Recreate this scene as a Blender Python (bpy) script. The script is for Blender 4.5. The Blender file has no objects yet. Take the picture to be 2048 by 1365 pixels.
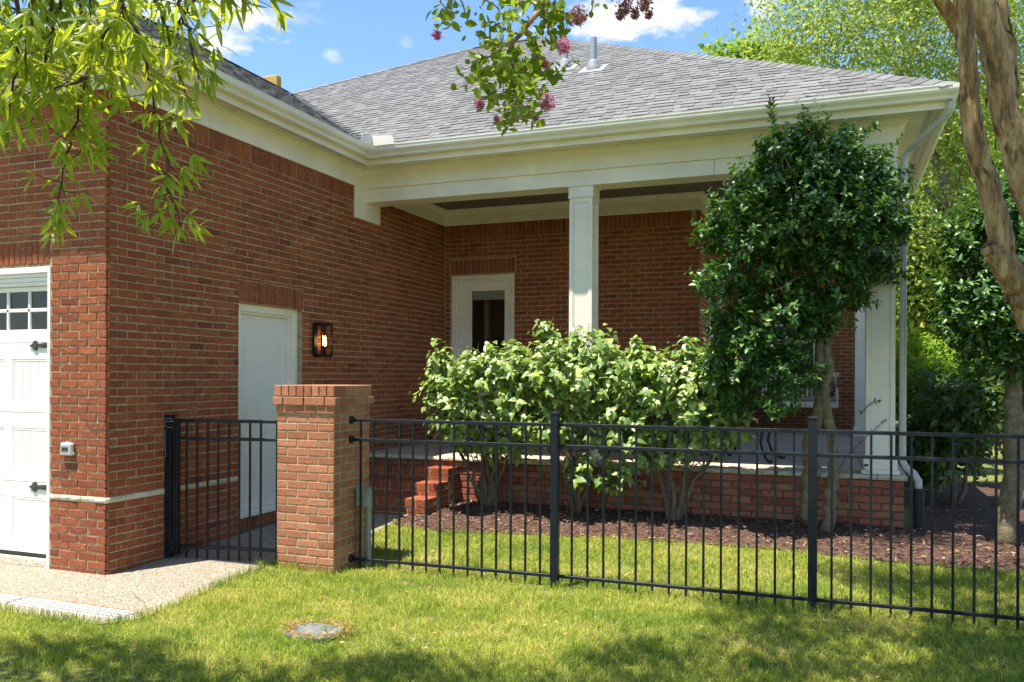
import bpy, bmesh, math, random
import numpy as np
from mathutils import Vector, Matrix

random.seed(11)
rng = np.random.default_rng(11)
scene = bpy.context.scene
COL = scene.collection
PI = math.pi

# ------------------------------------------------------------------ camera
CAM_H = 1.62
YAW = math.radians(21.1)
FPX = 1687.0
ROLL = 0.004
cam_d = bpy.data.cameras.new('camera')
cam_d.sensor_width = 36.0
cam_d.lens = FPX / 2048.0 * 36.0
cam_d.shift_y = (752.4 - 682.5) / 2048.0
cam_d.clip_start = 0.05
cam_d.clip_end = 1500.0
cam = bpy.data.objects.new('camera', cam_d)
COL.objects.link(cam)
cam.matrix_world = (Matrix.Translation((0, 0, CAM_H)) @ Matrix.Rotation(YAW, 4, 'Z')
                    @ Matrix.Rotation(PI / 2, 4, 'X') @ Matrix.Rotation(ROLL, 4, 'Z'))
scene.camera = cam

# ------------------------------------------------------------------ daylight
TO_SUN = Vector((-0.175, -0.265, 1.0)).normalized()
SUN_EL = math.asin(TO_SUN.z)
SUN_ROT = math.atan2(TO_SUN.x, TO_SUN.y)
SUN_STRENGTH = 5.0
SKY_STRENGTH = 0.12
EXPOSURE = 1.2

world = bpy.data.worlds.new('World')
scene.world = world
world.use_nodes = True
wn, wl = world.node_tree.nodes, world.node_tree.links
wn.clear()
w_out = wn.new('ShaderNodeOutputWorld')
w_bg = wn.new('ShaderNodeBackground')
w_sky = wn.new('ShaderNodeTexSky')
w_sky.sky_type = 'NISHITA'
w_sky.sun_disc = False
w_sky.sun_elevation = SUN_EL
w_sky.sun_rotation = SUN_ROT % (2 * PI)
w_sky.air_density = 1.0
w_sky.dust_density = 0.3
w_sky.ozone_density = 2.6
w_bg.inputs['Strength'].default_value = SKY_STRENGTH
wl.new(w_bg.outputs[0], w_out.inputs[0])


def sky_with_clouds():
    # fair-weather clouds: soft-edged patches at given bearings plus a sparse scatter over the rest of the sky
    def vm(op, a, b=None):
        m = wn.new('ShaderNodeVectorMath')
        m.operation = op
        for i, v in enumerate((a, b)):
            if v is None:
                continue
            if hasattr(v, 'is_output'):
                wl.new(v, m.inputs[i])
            else:
                m.inputs[i].default_value = v
        return m.outputs['Value'] if op == 'DOT_PRODUCT' else m.outputs['Vector']

    def mm(op, a, b=0.0, clamp=False):
        m = wn.new('ShaderNodeMath')
        m.operation = op
        m.use_clamp = clamp
        for i, v in enumerate((a, b)):
            if hasattr(v, 'is_output'):
                wl.new(v, m.inputs[i])
            else:
                m.inputs[i].default_value = v
        return m.outputs[0]
    tc = wn.new('ShaderNodeTexCoord')
    d = vm('NORMALIZE', tc.outputs['Generated'])
    nz = wn.new('ShaderNodeTexNoise')
    nz.inputs['Scale'].default_value = 14.0
    nz.inputs['Detail'].default_value = 9.0
    nz.inputs['Roughness'].default_value = 0.62
    mp = wn.new('ShaderNodeMapping')
    mp.inputs['Scale'].default_value = (1, 1, 2.2)
    wl.new(d, mp.inputs['Vector'])
    wl.new(mp.outputs[0], nz.inputs['Vector'])
    nf = mm('SUBTRACT', nz.outputs['Fac'], 0.5)
    total = None
    for (az, el, w, h, dens) in CLOUDS:
        c = Vector((math.sin(az) * math.cos(el), math.cos(az) * math.cos(el), math.sin(el)))
        r = Vector((math.cos(az), -math.sin(az), 0))
        u = r.cross(c)
        v = vm('SUBTRACT', d, tuple(c))
        a = mm('DIVIDE', vm('DOT_PRODUCT', v, tuple(r)), w)
        b = mm('DIVIDE', vm('DOT_PRODUCT', v, tuple(u)), h)
        q = mm('SQRT', mm('ADD', mm('MULTIPLY', a, a), mm('MULTIPLY', b, b)))
        k = mm('ADD', mm('SUBTRACT', 1.0, q), mm('MULTIPLY', nf, 5.5))
        front = mm('GREATER_THAN', vm('DOT_PRODUCT', d, tuple(c)), 0.5)
        k = mm('MULTIPLY', mm('MULTIPLY', mm('MULTIPLY', k, 1.25, True), dens), front)
        total = k if total is None else mm('MAXIMUM', total, k)
    sp = wn.new('ShaderNodeTexNoise')
    sp.inputs['Scale'].default_value = 2.6
    sp.inputs['Detail'].default_value = 7.0
    wl.new(mp.outputs[0], sp.inputs['Vector'])
    scat = mm('MULTIPLY', mm('SUBTRACT', mm('ADD', sp.outputs['Fac'], mm('MULTIPLY', nf, 0.3)), 0.66), 6.0, True)
    total = mm('MAXIMUM', total, scat)
    hs = wn.new('ShaderNodeHueSaturation')
    hs.inputs['Saturation'].default_value = 1.1
    hs.inputs['Value'].default_value = 1.0
    wl.new(w_sky.outputs[0], hs.inputs['Color'])
    mx = wn.new('ShaderNodeMix')
    mx.data_type = 'RGBA'
    wl.new(total, mx.inputs[0])
    wl.new(hs.outputs[0], mx.inputs[6])
    mx.inputs[7].default_value = CLOUD_COL
    wl.new(mx.outputs[2], w_bg.inputs[0])


CLOUD_COL = (4.1, 4.1, 4.05, 1)
CLOUDS = [(-0.2251, 0.3974, 0.0811, 0.0281, 1.0), (-0.2718, 0.3907, 0.0327, 0.0191, 0.8), (-0.1676, 0.398, 0.0375, 0.0161, 0.9), (-0.6871, 0.3924, 0.0572, 0.0234, 1.0), (-0.7109, 0.3619, 0.0313, 0.0209, 0.9), (-0.0785, 0.401, 0.0288, 0.0157, 1.0), (-0.5811, 0.3566, 0.008459999999999999, 0.006089999999999999, 0.4), (-0.4948, 0.3741, 0.0077, 0.0066, 0.18), (-0.76, 0.385, 0.0457, 0.0203, 0.9)]
sky_with_clouds()

sun_d = bpy.data.lights.new('sun', 'SUN')
sun_d.energy = SUN_STRENGTH
sun_d.angle = math.radians(0.53)
sun_d.color = (1.0, 0.945, 0.84)
sun = bpy.data.objects.new('sun', sun_d)
COL.objects.link(sun)
sun.rotation_euler = TO_SUN.to_track_quat('Z', 'Y').to_euler()
sun.location = (-8, -12, 40)

scene.view_settings.view_transform = 'Standard'
scene.view_settings.look = 'None'
scene.view_settings.gamma = 1.0
scene.view_settings.use_curve_mapping = False
scene.view_settings.exposure = EXPOSURE
scene.render.engine = 'CYCLES'
scene.cycles.max_bounces = 10
scene.cycles.diffuse_bounces = 5
scene.cycles.transparent_max_bounces = 12
scene.cycles.use_denoising = True

# ------------------------------------------------------------------ geometry of sight (used for sizes and for placing limbs at a given distance)
FWD = np.array([-math.sin(YAW), math.cos(YAW), 0.0])
RGT = np.array([math.cos(YAW), math.sin(YAW), 0.0])
EYE = np.array([0.0, 0.0, CAM_H])


def at(px, py, d):
    """World point seen at (px, py) of the photograph at distance d along the view axis."""
    x, y = px - 1024.0, py - 752.4
    xr, yr = x + ROLL * y, y - ROLL * x
    p = EYE + d * (FWD + RGT * xr / FPX)
    p[2] -= d * yr / FPX
    return p


def seen(pts):
    """Photo pixel coordinates and distance of an (N,3) array."""
    v = np.asarray(pts, float) - EYE
    d = v @ FWD
    dd = np.where(np.abs(d) < 1e-6, 1e-6, d)
    xr = FPX * (v @ RGT) / dd
    yr = -FPX * v[:, 2] / dd
    return 1024 + xr - ROLL * yr, 752.4 + yr + ROLL * xr, d


# ------------------------------------------------------------------ material helpers
MATS = {}


def new_mat(name):
    m = bpy.data.materials.new(name)
    m.use_nodes = True
    nt = m.node_tree
    nt.nodes.clear()
    out = nt.nodes.new('ShaderNodeOutputMaterial')
    MATS[name] = m
    return m, nt.nodes, nt.links, out


def princ(n, col=(0.5, 0.5, 0.5), rough=0.6, metal=0.0, spec=0.5):
    b = n.new('ShaderNodeBsdfPrincipled')
    b.inputs['Base Color'].default_value = (*col, 1)
    b.inputs['Roughness'].default_value = rough
    b.inputs['Metallic'].default_value = metal
    b.inputs['Specular IOR Level'].default_value = spec
    return b


def noise(n, l, scale, detail=3.0, rough=0.55, coord='Object', vec=None):
    t = n.new('ShaderNodeTexNoise')
    t.inputs['Scale'].default_value = scale
    t.inputs['Detail'].default_value = detail
    t.inputs['Roughness'].default_value = rough
    if vec is None:
        tc = n.new('ShaderNodeTexCoord')
        l.new(tc.outputs[coord], t.inputs['Vector'])
    else:
        l.new(vec, t.inputs['Vector'])
    return t


def ramp(n, l, fac, stops, interp='LINEAR'):
    r = n.new('ShaderNodeValToRGB')
    r.color_ramp.interpolation = interp
    el = r.color_ramp.elements
    while len(el) > 2:
        el.remove(el[-1])
    for i, (p, c) in enumerate(stops):
        e = el[i] if i < 2 else el.new(p)
        e.position = p
        e.color = (*c, 1) if len(c) == 3 else c
    if fac is not None:
        l.new(fac, r.inputs['Fac'])
    return r


def mixc(n, l, fac, a, b, mode='MIX'):
    m = n.new('ShaderNodeMix')
    m.data_type = 'RGBA'
    m.blend_type = mode
    for sock, v in ((m.inputs[0], fac), (m.inputs[6], a), (m.inputs[7], b)):
        if hasattr(v, 'is_output'):
            l.new(v, sock)
        elif isinstance(v, (tuple, list)):
            sock.default_value = (*v, 1) if len(v) == 3 else v
        else:
            sock.default_value = v
    return m.outputs[2]


def math_(n, l, op, a, b=0.0):
    m = n.new('ShaderNodeMath')
    m.operation = op
    for i, v in enumerate((a, b)):
        if hasattr(v, 'is_output'):
            l.new(v, m.inputs[i])
        else:
            m.inputs[i].default_value = v
    return m.outputs[0]


def bump(n, l, height, strength=0.3, dist=0.01):
    b = n.new('ShaderNodeBump')
    b.inputs['Strength'].default_value = strength
    b.inputs['Distance'].default_value = dist
    l.new(height, b.inputs['Height'])
    return b.outputs[0]


def rnd_value(n, l):
    """A number per piece: the object's own random plus the face attribute of joined pieces."""
    a = n.new('ShaderNodeAttribute')
    a.attribute_name = 'rnd'
    oi = n.new('ShaderNodeObjectInfo')
    s = math_(n, l, 'ADD', a.outputs['Fac'], oi.outputs['Random'])
    return math_(n, l, 'FRACT', s)


def world_pos(n):
    g = n.new('ShaderNodeNewGeometry')
    return g.outputs['Position']


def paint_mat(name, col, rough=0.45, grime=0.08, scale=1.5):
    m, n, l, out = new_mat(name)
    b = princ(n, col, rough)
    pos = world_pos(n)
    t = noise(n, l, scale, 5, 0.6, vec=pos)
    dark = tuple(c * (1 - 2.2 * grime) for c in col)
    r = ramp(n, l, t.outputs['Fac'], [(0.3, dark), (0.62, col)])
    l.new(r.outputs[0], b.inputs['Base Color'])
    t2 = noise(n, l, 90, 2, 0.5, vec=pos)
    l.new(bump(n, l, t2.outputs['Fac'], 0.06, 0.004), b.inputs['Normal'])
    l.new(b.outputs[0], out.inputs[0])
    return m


def brick_mat(name, stops, smear, smear_col, pit=0.0):
    m, n, l, out = new_mat(name)
    b = princ(n, (0.3, 0.1, 0.06), 0.85, spec=0.25)
    pos = world_pos(n)
    r = ramp(n, l, rnd_value(n, l), stops)
    t = noise(n, l, 34, 5, 0.65, vec=pos)
    c1 = mixc(n, l, 0.55, r.outputs[0], ramp(n, l, t.outputs['Fac'], [(0.3, (0.45, 0.42, 0.42)), (0.7, (1.15, 1.1, 1.05))]).outputs[0], 'MULTIPLY')
    big = noise(n, l, 1.1, 3, 0.6, vec=pos)
    c1 = mixc(n, l, 0.4, c1, ramp(n, l, big.outputs['Fac'], [(0.35, (0.72, 0.7, 0.72)), (0.65, (1.1, 1.08, 1.02))]).outputs[0], 'MULTIPLY')
    s = noise(n, l, 26, 6, 0.72, vec=pos)
    s2 = noise(n, l, 4.0, 2, 0.5, vec=pos)
    sm = math_(n, l, 'MULTIPLY', ramp(n, l, s.outputs['Fac'], [(0.54, (0, 0, 0)), (0.68, (1, 1, 1))]).outputs[0],
               ramp(n, l, s2.outputs['Fac'], [(0.4, (0.1, 0.1, 0.1)), (0.7, (1, 1, 1))]).outputs[0])
    sm = math_(n, l, 'MULTIPLY', sm, smear)
    c2 = mixc(n, l, sm, c1, smear_col)
    h = t.outputs['Fac']
    if pit:
        v = n.new('ShaderNodeTexVoronoi')
        v.inputs['Scale'].default_value = 75
        l.new(pos, v.inputs['Vector'])
        hole = ramp(n, l, v.outputs['Distance'], [(0.13, (0, 0, 0)), (0.24, (1, 1, 1))]).outputs[0]
        sel = noise(n, l, 30, 2, 0.5, vec=pos)
        keep = ramp(n, l, sel.outputs['Fac'], [(0.5, (1, 1, 1)), (0.58, (0, 0, 0))]).outputs[0]
        hole = math_(n, l, 'MAXIMUM', hole, keep)
        c2 = mixc(n, l, math_(n, l, 'MULTIPLY', math_(n, l, 'SUBTRACT', 1.0, hole), pit), c2, (0.06, 0.03, 0.025))
        h = math_(n, l, 'MULTIPLY', h, hole)
    l.new(c2, b.inputs['Base Color'])
    l.new(bump(n, l, h, 0.55, 0.006), b.inputs['Normal'])
    l.new(b.outputs[0], out.inputs[0])
    return m


def mottled(name, stops, scale, rough=0.85, bump_s=0.4, bump_scale=None, dist=0.01, detail=6, spec=0.3):
    m, n, l, out = new_mat(name)
    b = princ(n, (0.4, 0.4, 0.4), rough, spec=spec)
    pos = world_pos(n)
    t = noise(n, l, scale, detail, 0.65, vec=pos)
    l.new(ramp(n, l, t.outputs['Fac'], stops).outputs[0], b.inputs['Base Color'])
    t2 = noise(n, l, bump_scale or scale * 4, 4, 0.6, vec=pos)
    l.new(bump(n, l, t2.outputs['Fac'], bump_s, dist), b.inputs['Normal'])
    l.new(b.outputs[0], out.inputs[0])
    return m


def leaf_mat(name, stops, transl=0.4, tcol=(0.35, 0.55, 0.05), rough=0.4, spec=0.5, back=None):
    m, n, l, out = new_mat(name)
    b = princ(n, (0.1, 0.2, 0.03), rough, spec=spec)
    rv = rnd_value(n, l)
    c = ramp(n, l, rv, stops).outputs[0]
    if back is not None:
        g = n.new('ShaderNodeNewGeometry')
        c = mixc(n, l, g.outputs['Backfacing'], c, back)
    l.new(c, b.inputs['Base Color'])
    t = n.new('ShaderNodeBsdfTranslucent')
    tc = mixc(n, l, 0.55, c, tcol)
    l.new(tc, t.inputs['Color'])
    mx = n.new('ShaderNodeMixShader')
    mx.inputs[0].default_value = transl
    l.new(b.outputs[0], mx.inputs[1])
    l.new(t.outputs[0], mx.inputs[2])
    l.new(mx.outputs[0], out.inputs[0])
    return m


# colours of the place
M_BRICK = brick_mat('old_red_brick', [(0.0, (0.185, 0.052, 0.029)), (0.05, (0.26, 0.072, 0.035)), (0.5, (0.315, 0.089, 0.039)), (0.92, (0.362, 0.11, 0.046)), (0.975, (0.285, 0.084, 0.044)), (1.0, (0.195, 0.066, 0.047))], 0.6, (0.54, 0.41, 0.27))
M_PIER = brick_mat('wire_cut_brick', [(0.0, (0.34, 0.135, 0.075)), (0.5, (0.44, 0.185, 0.1)), (1.0, (0.49, 0.225, 0.125))], 0.12, (0.5, 0.36, 0.24), pit=0.8)
M_BASEB = brick_mat('mossy_red_brick', [(0.0, (0.26, 0.085, 0.055)), (0.5, (0.38, 0.13, 0.08)), (0.9, (0.43, 0.165, 0.1)), (1.0, (0.33, 0.2, 0.09))], 0.4, (0.3, 0.26, 0.13))
M_MORTAR = mottled('tan_mortar', [(0.3, (0.28, 0.2, 0.1)), (0.7, (0.52, 0.4, 0.23))], 14, 0.95, 0.7, 90, 0.006)
M_JOINT = mottled('dark_joint', [(0.3, (0.06, 0.045, 0.03)), (0.7, (0.22, 0.165, 0.1))], 14, 0.95, 0.7, 90, 0.006)
M_WHITE = paint_mat('cream_white_paint', (0.85, 0.79, 0.69), 0.42)
M_DOOR = paint_mat('door_white_paint', (0.76, 0.745, 0.69), 0.38, 0.04)
M_GUTTER = paint_mat('gutter_white_enamel', (0.83, 0.78, 0.69), 0.28)
M_PIPE = paint_mat('downspout_grey_enamel', (0.5, 0.5, 0.46), 0.35)
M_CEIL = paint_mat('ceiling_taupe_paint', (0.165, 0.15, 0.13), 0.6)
M_VENT = paint_mat('vent_grey_blue', (0.27, 0.31, 0.36), 0.5)
M_BOOT = paint_mat('lead_boot', (0.27, 0.27, 0.28), 0.6, 0.15, 8)
M_STONE = mottled('limestone', [(0.25, (0.33, 0.27, 0.16)), (0.5, (0.58, 0.51, 0.37)), (0.75, (0.68, 0.62, 0.5))], 9, 0.9, 0.8, 40, 0.015)
M_FLOOR = mottled('porch_concrete', [(0.3, (0.43, 0.33, 0.255)), (0.7, (0.53, 0.415, 0.325))], 2.5, 0.9, 0.1, 60, 0.003)
M_YELLOW = mottled('yellow_pine', [(0.3, (0.4, 0.24, 0.05)), (0.7, (0.55, 0.36, 0.09))], 8, 0.7)
M_PLASTIC = paint_mat('grey_plastic', (0.5, 0.5, 0.48), 0.45)
M_BOX = paint_mat('sage_grey_enamel', (0.3, 0.32, 0.25), 0.5, 0.12, 12)
M_METALCOVER = mottled('worn_grey_cover', [(0.3, (0.1, 0.105, 0.105)), (0.7, (0.18, 0.185, 0.18))], 12, 0.85, 0.2)
M_CAST = mottled('black_corrugated_plastic', [(0.3, (0.012, 0.012, 0.013)), (0.7, (0.025, 0.025, 0.027))], 10, 0.5, 0.1)
M_NAVY = mottled('navy_canvas', [(0.3, (0.012, 0.015, 0.03)), (0.7, (0.022, 0.027, 0.05))], 40, 0.9, 0.3)
M_CUSHION = mottled('beige_weave', [(0.3, (0.3, 0.24, 0.17)), (0.7, (0.45, 0.38, 0.28))], 60, 0.9, 0.5)
M_RED = mottled('burgundy_print', [(0.42, (0.12, 0.015, 0.015)), (0.56, (0.45, 0.34, 0.25))], 22, 0.9, 0.2)
M_GRATE = paint_mat('drain_white_plastic', (0.6, 0.59, 0.54), 0.5, 0.08, 20)
M_ROOM = mottled('room_brown', [(0.3, (0.14, 0.085, 0.05)), (0.7, (0.17, 0.105, 0.06))], 2, 0.8, 0.05)
M_ROOMTAN = mottled('room_door_tan', [(0.3, (0.3, 0.2, 0.11)), (0.7, (0.34, 0.23, 0.13))], 2, 0.8, 0.05)  # lighter tan of the curtain and door edges
M_DARK = mottled('dark_interior', [(0.3, (0.015, 0.014, 0.012)), (0.7, (0.03, 0.028, 0.024))], 3, 0.8, 0.05)
M_BLIND = paint_mat('pleated_blind', (0.55, 0.55, 0.48), 0.7)
M_BARKH = mottled('holly_bark', [(0.3, (0.1, 0.075, 0.045)), (0.55, (0.19, 0.155, 0.09)), (0.75, (0.3, 0.27, 0.18))], 16, 0.9, 0.8, 50, 0.012)
M_BARKG = mottled('grey_twig_bark', [(0.3, (0.1, 0.07, 0.045)), (0.7, (0.2, 0.15, 0.1))], 14, 0.9, 0.6, 60, 0.01)
M_BARKO = mottled('oak_twig_bark', [(0.3, (0.04, 0.022, 0.014)), (0.7, (0.1, 0.06, 0.04))], 30, 0.85, 0.6, 90, 0.005)
M_MULCH = mottled('mulch_soil', [(0.3, (0.035, 0.019, 0.013)), (0.7, (0.14, 0.075, 0.05))], 25, 0.95, 0.9, 70, 0.02)
M_SOIL = mottled('lawn_soil', [(0.3, (0.09, 0.1, 0.025)), (0.55, (0.16, 0.17, 0.04)), (0.75, (0.24, 0.2, 0.08))], 9, 0.95, 0.8, 80, 0.02)


def iron_mat():
    m, n, l, out = new_mat('black_aluminium')
    b = princ(n, (0.008, 0.011, 0.016), 0.4, spec=0.28)
    pos = world_pos(n)
    t = noise(n, l, 120, 3, 0.6, vec=pos)
    spk = ramp(n, l, t.outputs['Fac'], [(0.74, (0, 0, 0)), (0.8, (1, 1, 1))]).outputs[0]
    l.new(mixc(n, l, math_(n, l, 'MULTIPLY', spk, 0.35), (0.008, 0.011, 0.016), (0.2, 0.21, 0.21)), b.inputs['Base Color'])
    t2 = noise(n, l, 6, 4, 0.6, vec=pos)
    l.new(ramp(n, l, t2.outputs['Fac'], [(0.3, (0.25, 0.25, 0.25)), (0.7, (0.5, 0.5, 0.5))]).outputs[0], b.inputs['Roughness'])
    l.new(b.outputs[0], out.inputs[0])
    return m


M_IRON = iron_mat()
M_HINGE = mottled('forged_grey_iron', [(0.3, (0.03, 0.031, 0.03)), (0.7, (0.07, 0.07, 0.066))], 30, 0.6, 0.3)


def aggregate_mat():
    m, n, l, out = new_mat('exposed_aggregate')
    b = princ(n, (0.4, 0.35, 0.3), 0.85, spec=0.3)
    pos = world_pos(n)
    v = n.new('ShaderNodeTexVoronoi')
    v.inputs['Scale'].default_value = 85
    l.new(pos, v.inputs['Vector'])
    cell = ramp(n, l, v.outputs['Color'], [(0.0, (0.16, 0.13, 0.1)), (0.3, (0.36, 0.31, 0.25)), (0.6, (0.46, 0.405, 0.335)), (0.85, (0.56, 0.52, 0.45)), (1.0, (0.29, 0.275, 0.26))]).outputs[0]
    edge = ramp(n, l, v.outputs['Distance'], [(0.25, (1, 1, 1)), (0.62, (0.55, 0.5, 0.44))]).outputs[0]
    c = mixc(n, l, 1.0, cell, edge, 'MULTIPLY')
    big = noise(n, l, 1.6, 4, 0.6, vec=pos)
    c = mixc(n, l, 0.6, c, ramp(n, l, big.outputs['Fac'], [(0.35, (0.8, 0.78, 0.74)), (0.65, (1.1, 1.08, 1.05))]).outputs[0], 'MULTIPLY')
    st = noise(n, l, 3.2, 7, 0.72, vec=pos)
    c = mixc(n, l, ramp(n, l, st.outputs['Fac'], [(0.56, (0, 0, 0)), (0.68, (.55, .55, .55))]).outputs[0], c, (0.2, 0.16, 0.11))
    l.new(c, b.inputs['Base Color'])
    l.new(bump(n, l, math_(n, l, 'SUBTRACT', 1.0, v.outputs['Distance']), 0.8, 0.008), b.inputs['Normal'])
    l.new(b.outputs[0], out.inputs[0])
    return m


M_AGG = aggregate_mat()


def shingle_mat():
    m, n, l, out = new_mat('weathered_shingle')
    b = princ(n, (0.3, 0.29, 0.28), 0.95, spec=0.2)
    pos = world_pos(n)
    c = ramp(n, l, rnd_value(n, l), [(0.0, (0.135, 0.134, 0.133)), (0.3, (0.165, 0.163, 0.16)), (0.6, (0.183, 0.181, 0.178)), (0.85, (0.207, 0.204, 0.2)), (1.0, (0.155, 0.148, 0.142))]).outputs[0]
    g = noise(n, l, 160, 2, 0.7, vec=pos)
    c = mixc(n, l, 0.7, c, ramp(n, l, g.outputs['Fac'], [(0.3, (0.55, 0.55, 0.55)), (0.7, (1.2, 1.2, 1.2))]).outputs[0], 'MULTIPLY')
    st = noise(n, l, 0.9, 4, 0.6, vec=pos)
    c = mixc(n, l, 0.3, c, ramp(n, l, st.outputs['Fac'], [(0.35, (0.8, 0.8, 0.8)), (0.65, (1.06, 1.06, 1.06))]).outputs[0], 'MULTIPLY')
    l.new(c, b.inputs['Base Color'])
    l.new(bump(n, l, g.outputs['Fac'], 0.5, 0.004), b.inputs['Normal'])
    l.new(b.outputs[0], out.inputs[0])
    return m


M_SHINGLE = shingle_mat()
M_DECK = mottled('roof_felt', [(0.3, (0.05, 0.05, 0.05)), (0.7, (0.08, 0.08, 0.08))], 5, 0.95, 0.2)


def crape_bark():
    m, n, l, out = new_mat('crape_myrtle_bark')
    b = princ(n, (0.3, 0.2, 0.12), 0.7, spec=0.25)
    pos = world_pos(n)
    mp = n.new('ShaderNodeMapping')
    mp.inputs['Scale'].default_value = (1.2, 1.2, 0.22)
    l.new(pos, mp.inputs['Vector'])
    t = noise(n, l, 15, 6, 0.68, vec=mp.outputs[0])
    c = ramp(n, l, t.outputs['Fac'], [(0.36, (0.12, 0.068, 0.032)), (0.43, (0.22, 0.133, 0.064)), (0.475, (0.245, 0.15, 0.073)), (0.49, (0.33, 0.21, 0.105)), (0.56, (0.36, 0.236, 0.122)), (0.575, (0.46, 0.325, 0.18)), (0.7, (0.52, 0.38, 0.22))]).outputs[0]
    mp2 = n.new('ShaderNodeMapping')
    mp2.inputs['Scale'].default_value = (1, 1, 0.07)
    l.new(pos, mp2.inputs['Vector'])
    f = noise(n, l, 110, 4, 0.65, vec=mp2.outputs[0])
    c = mixc(n, l, 0.75, c, ramp(n, l, f.outputs['Fac'], [(0.32, (0.42, 0.4, 0.36)), (0.45, (0.9, 0.9, 0.9)), (0.7, (1.12, 1.12, 1.1))]).outputs[0], 'MULTIPLY')
    k = noise(n, l, 5, 2, 0.5, vec=pos)
    c = mixc(n, l, ramp(n, l, k.outputs['Fac'], [(0.55, (0, 0, 0)), (0.7, (.4, .4, .4))]).outputs[0], c, (0.2, 0.19, 0.09))
    l.new(c, b.inputs['Base Color'])
    h = math_(n, l, 'ADD', t.outputs['Fac'], math_(n, l, 'MULTIPLY', f.outputs['Fac'], 0.4))
    l.new(bump(n, l, h, 0.6, 0.012), b.inputs['Normal'])
    l.new(b.outputs[0], out.inputs[0])
    return m


M_CRAPE = crape_bark()


def grass_mat():
    m, n, l, out = new_mat('lawn_grass')
    b = princ(n, (0.15, 0.2, 0.04), 0.55, spec=0.3)
    pos = world_pos(n)
    a = n.new('ShaderNodeAttribute')
    a.attribute_name = 'rnd'
    big = noise(n, l, 1.3, 4, 0.65, vec=pos)
    f = math_(n, l, 'ADD', math_(n, l, 'MULTIPLY', a.outputs['Fac'], 0.62), math_(n, l, 'MULTIPLY', math_(n, l, 'SUBTRACT', big.outputs['Fac'], 0.5), 1.9))
    c = ramp(n, l, f, [(0.0, (0.16, 0.26, 0.025)), (0.25, (0.29, 0.37, 0.04)), (0.45, (0.48, 0.48, 0.07)), (0.65, (0.6, 0.53, 0.13)), (0.95, (0.66, 0.5, 0.23))]).outputs[0]
    l.new(c, b.inputs['Base Color'])
    t = n.new('ShaderNodeBsdfTranslucent')
    l.new(mixc(n, l, 0.4, c, (0.35, 0.45, 0.03)), t.inputs['Color'])
    mx = n.new('ShaderNodeMixShader')
    mx.inputs[0].default_value = 0.42
    l.new(b.outputs[0], mx.inputs[1])
    l.new(t.outputs[0], mx.inputs[2])
    l.new(mx.outputs[0], out.inputs[0])
    return m


M_GRASS = grass_mat()


def glass_mat(name, tint=(0.9, 0.92, 0.9), refl=0.12):
    m, n, l, out = new_mat(name)
    tr = n.new('ShaderNodeBsdfTransparent')
    tr.inputs[0].default_value = (*tint, 1)
    gl = n.new('ShaderNodeBsdfGlossy')
    gl.inputs['Roughness'].default_value = 0.02
    fr = n.new('ShaderNodeLayerWeight')
    fr.inputs[0].default_value = refl
    mx = n.new('ShaderNodeMixShader')
    l.new(fr.outputs['Fresnel'], mx.inputs[0])
    l.new(tr.outputs[0], mx.inputs[1])
    l.new(gl.outputs[0], mx.inputs[2])
    l.new(mx.outputs[0], out.inputs[0])
    return m


M_GLASS = glass_mat('window_glass', refl=0.35)
M_LAMPGLASS = glass_mat('lantern_glass', (0.97, 0.95, 0.9), 0.06)


def emit_mat(name, col, s):
    m, n, l, out = new_mat(name)
    e = n.new('ShaderNodeEmission')
    e.inputs[0].default_value = (*col, 1)
    e.inputs[1].default_value = s
    l.new(e.outputs[0], out.inputs[0])
    return m


M_BULB = emit_mat('lantern_filament', (1.0, 0.6, 0.2), 5.5)

L_OAK = leaf_mat('willow_oak_leaf', [(0.0, (0.07, 0.14, 0.012)), (0.35, (0.14, 0.235, 0.018)), (0.75, (0.22, 0.32, 0.025)), (1.0, (0.34, 0.4, 0.04))], 0.58, (0.74, 0.78, 0.04), 0.42, 0.4)
L_CRAPE = leaf_mat('crape_leaf', [(0.0, (0.1, 0.18, 0.015)), (0.5, (0.17, 0.27, 0.02)), (0.9, (0.25, 0.34, 0.025)), (1.0, (0.34, 0.38, 0.035))], 0.58, (0.4, 0.5, 0.02), 0.4, 0.4)
L_HOLLY = leaf_mat('holly_leaf', [(0.0, (0.016, 0.055, 0.012)), (0.5, (0.036, 0.105, 0.017)), (0.8, (0.07, 0.165, 0.022)), (1.0, (0.16, 0.27, 0.035))], 0.2, (0.2, 0.4, 0.03), 0.42, 0.5)
L_HEART = leaf_mat('heart_leaf', [(0.0, (0.09, 0.17, 0.035)), (0.25, (0.18, 0.28, 0.065)), (0.6, (0.29, 0.385, 0.11)), (0.85, (0.4, 0.48, 0.18)), (1.0, (0.36, 0.48, 0.04))], 0.34, (0.35, 0.5, 0.03), 0.4, 0.55)
L_BUSH = leaf_mat('dark_bush_leaf', [(0.0, (0.02, 0.05, 0.012)), (0.6, (0.04, 0.09, 0.018)), (1.0, (0.09, 0.16, 0.025))], 0.3, (0.3, 0.48, 0.03), 0.45, 0.4)
L_FAR = leaf_mat('far_bright_leaf', [(0.0, (0.1, 0.19, 0.03)), (0.4, (0.22, 0.33, 0.055)), (0.85, (0.4, 0.48, 0.1)), (1.0, (0.58, 0.53, 0.13))], 0.46, (0.6, 0.68, 0.12), 0.5, 0.3)
L_FAR2 = leaf_mat('far_green_leaf', [(0.0, (0.1, 0.21, 0.022)), (0.6, (0.19, 0.34, 0.035)), (1.0, (0.33, 0.46, 0.06))], 0.5, (0.45, 0.55, 0.03), 0.5, 0.3)
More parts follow.
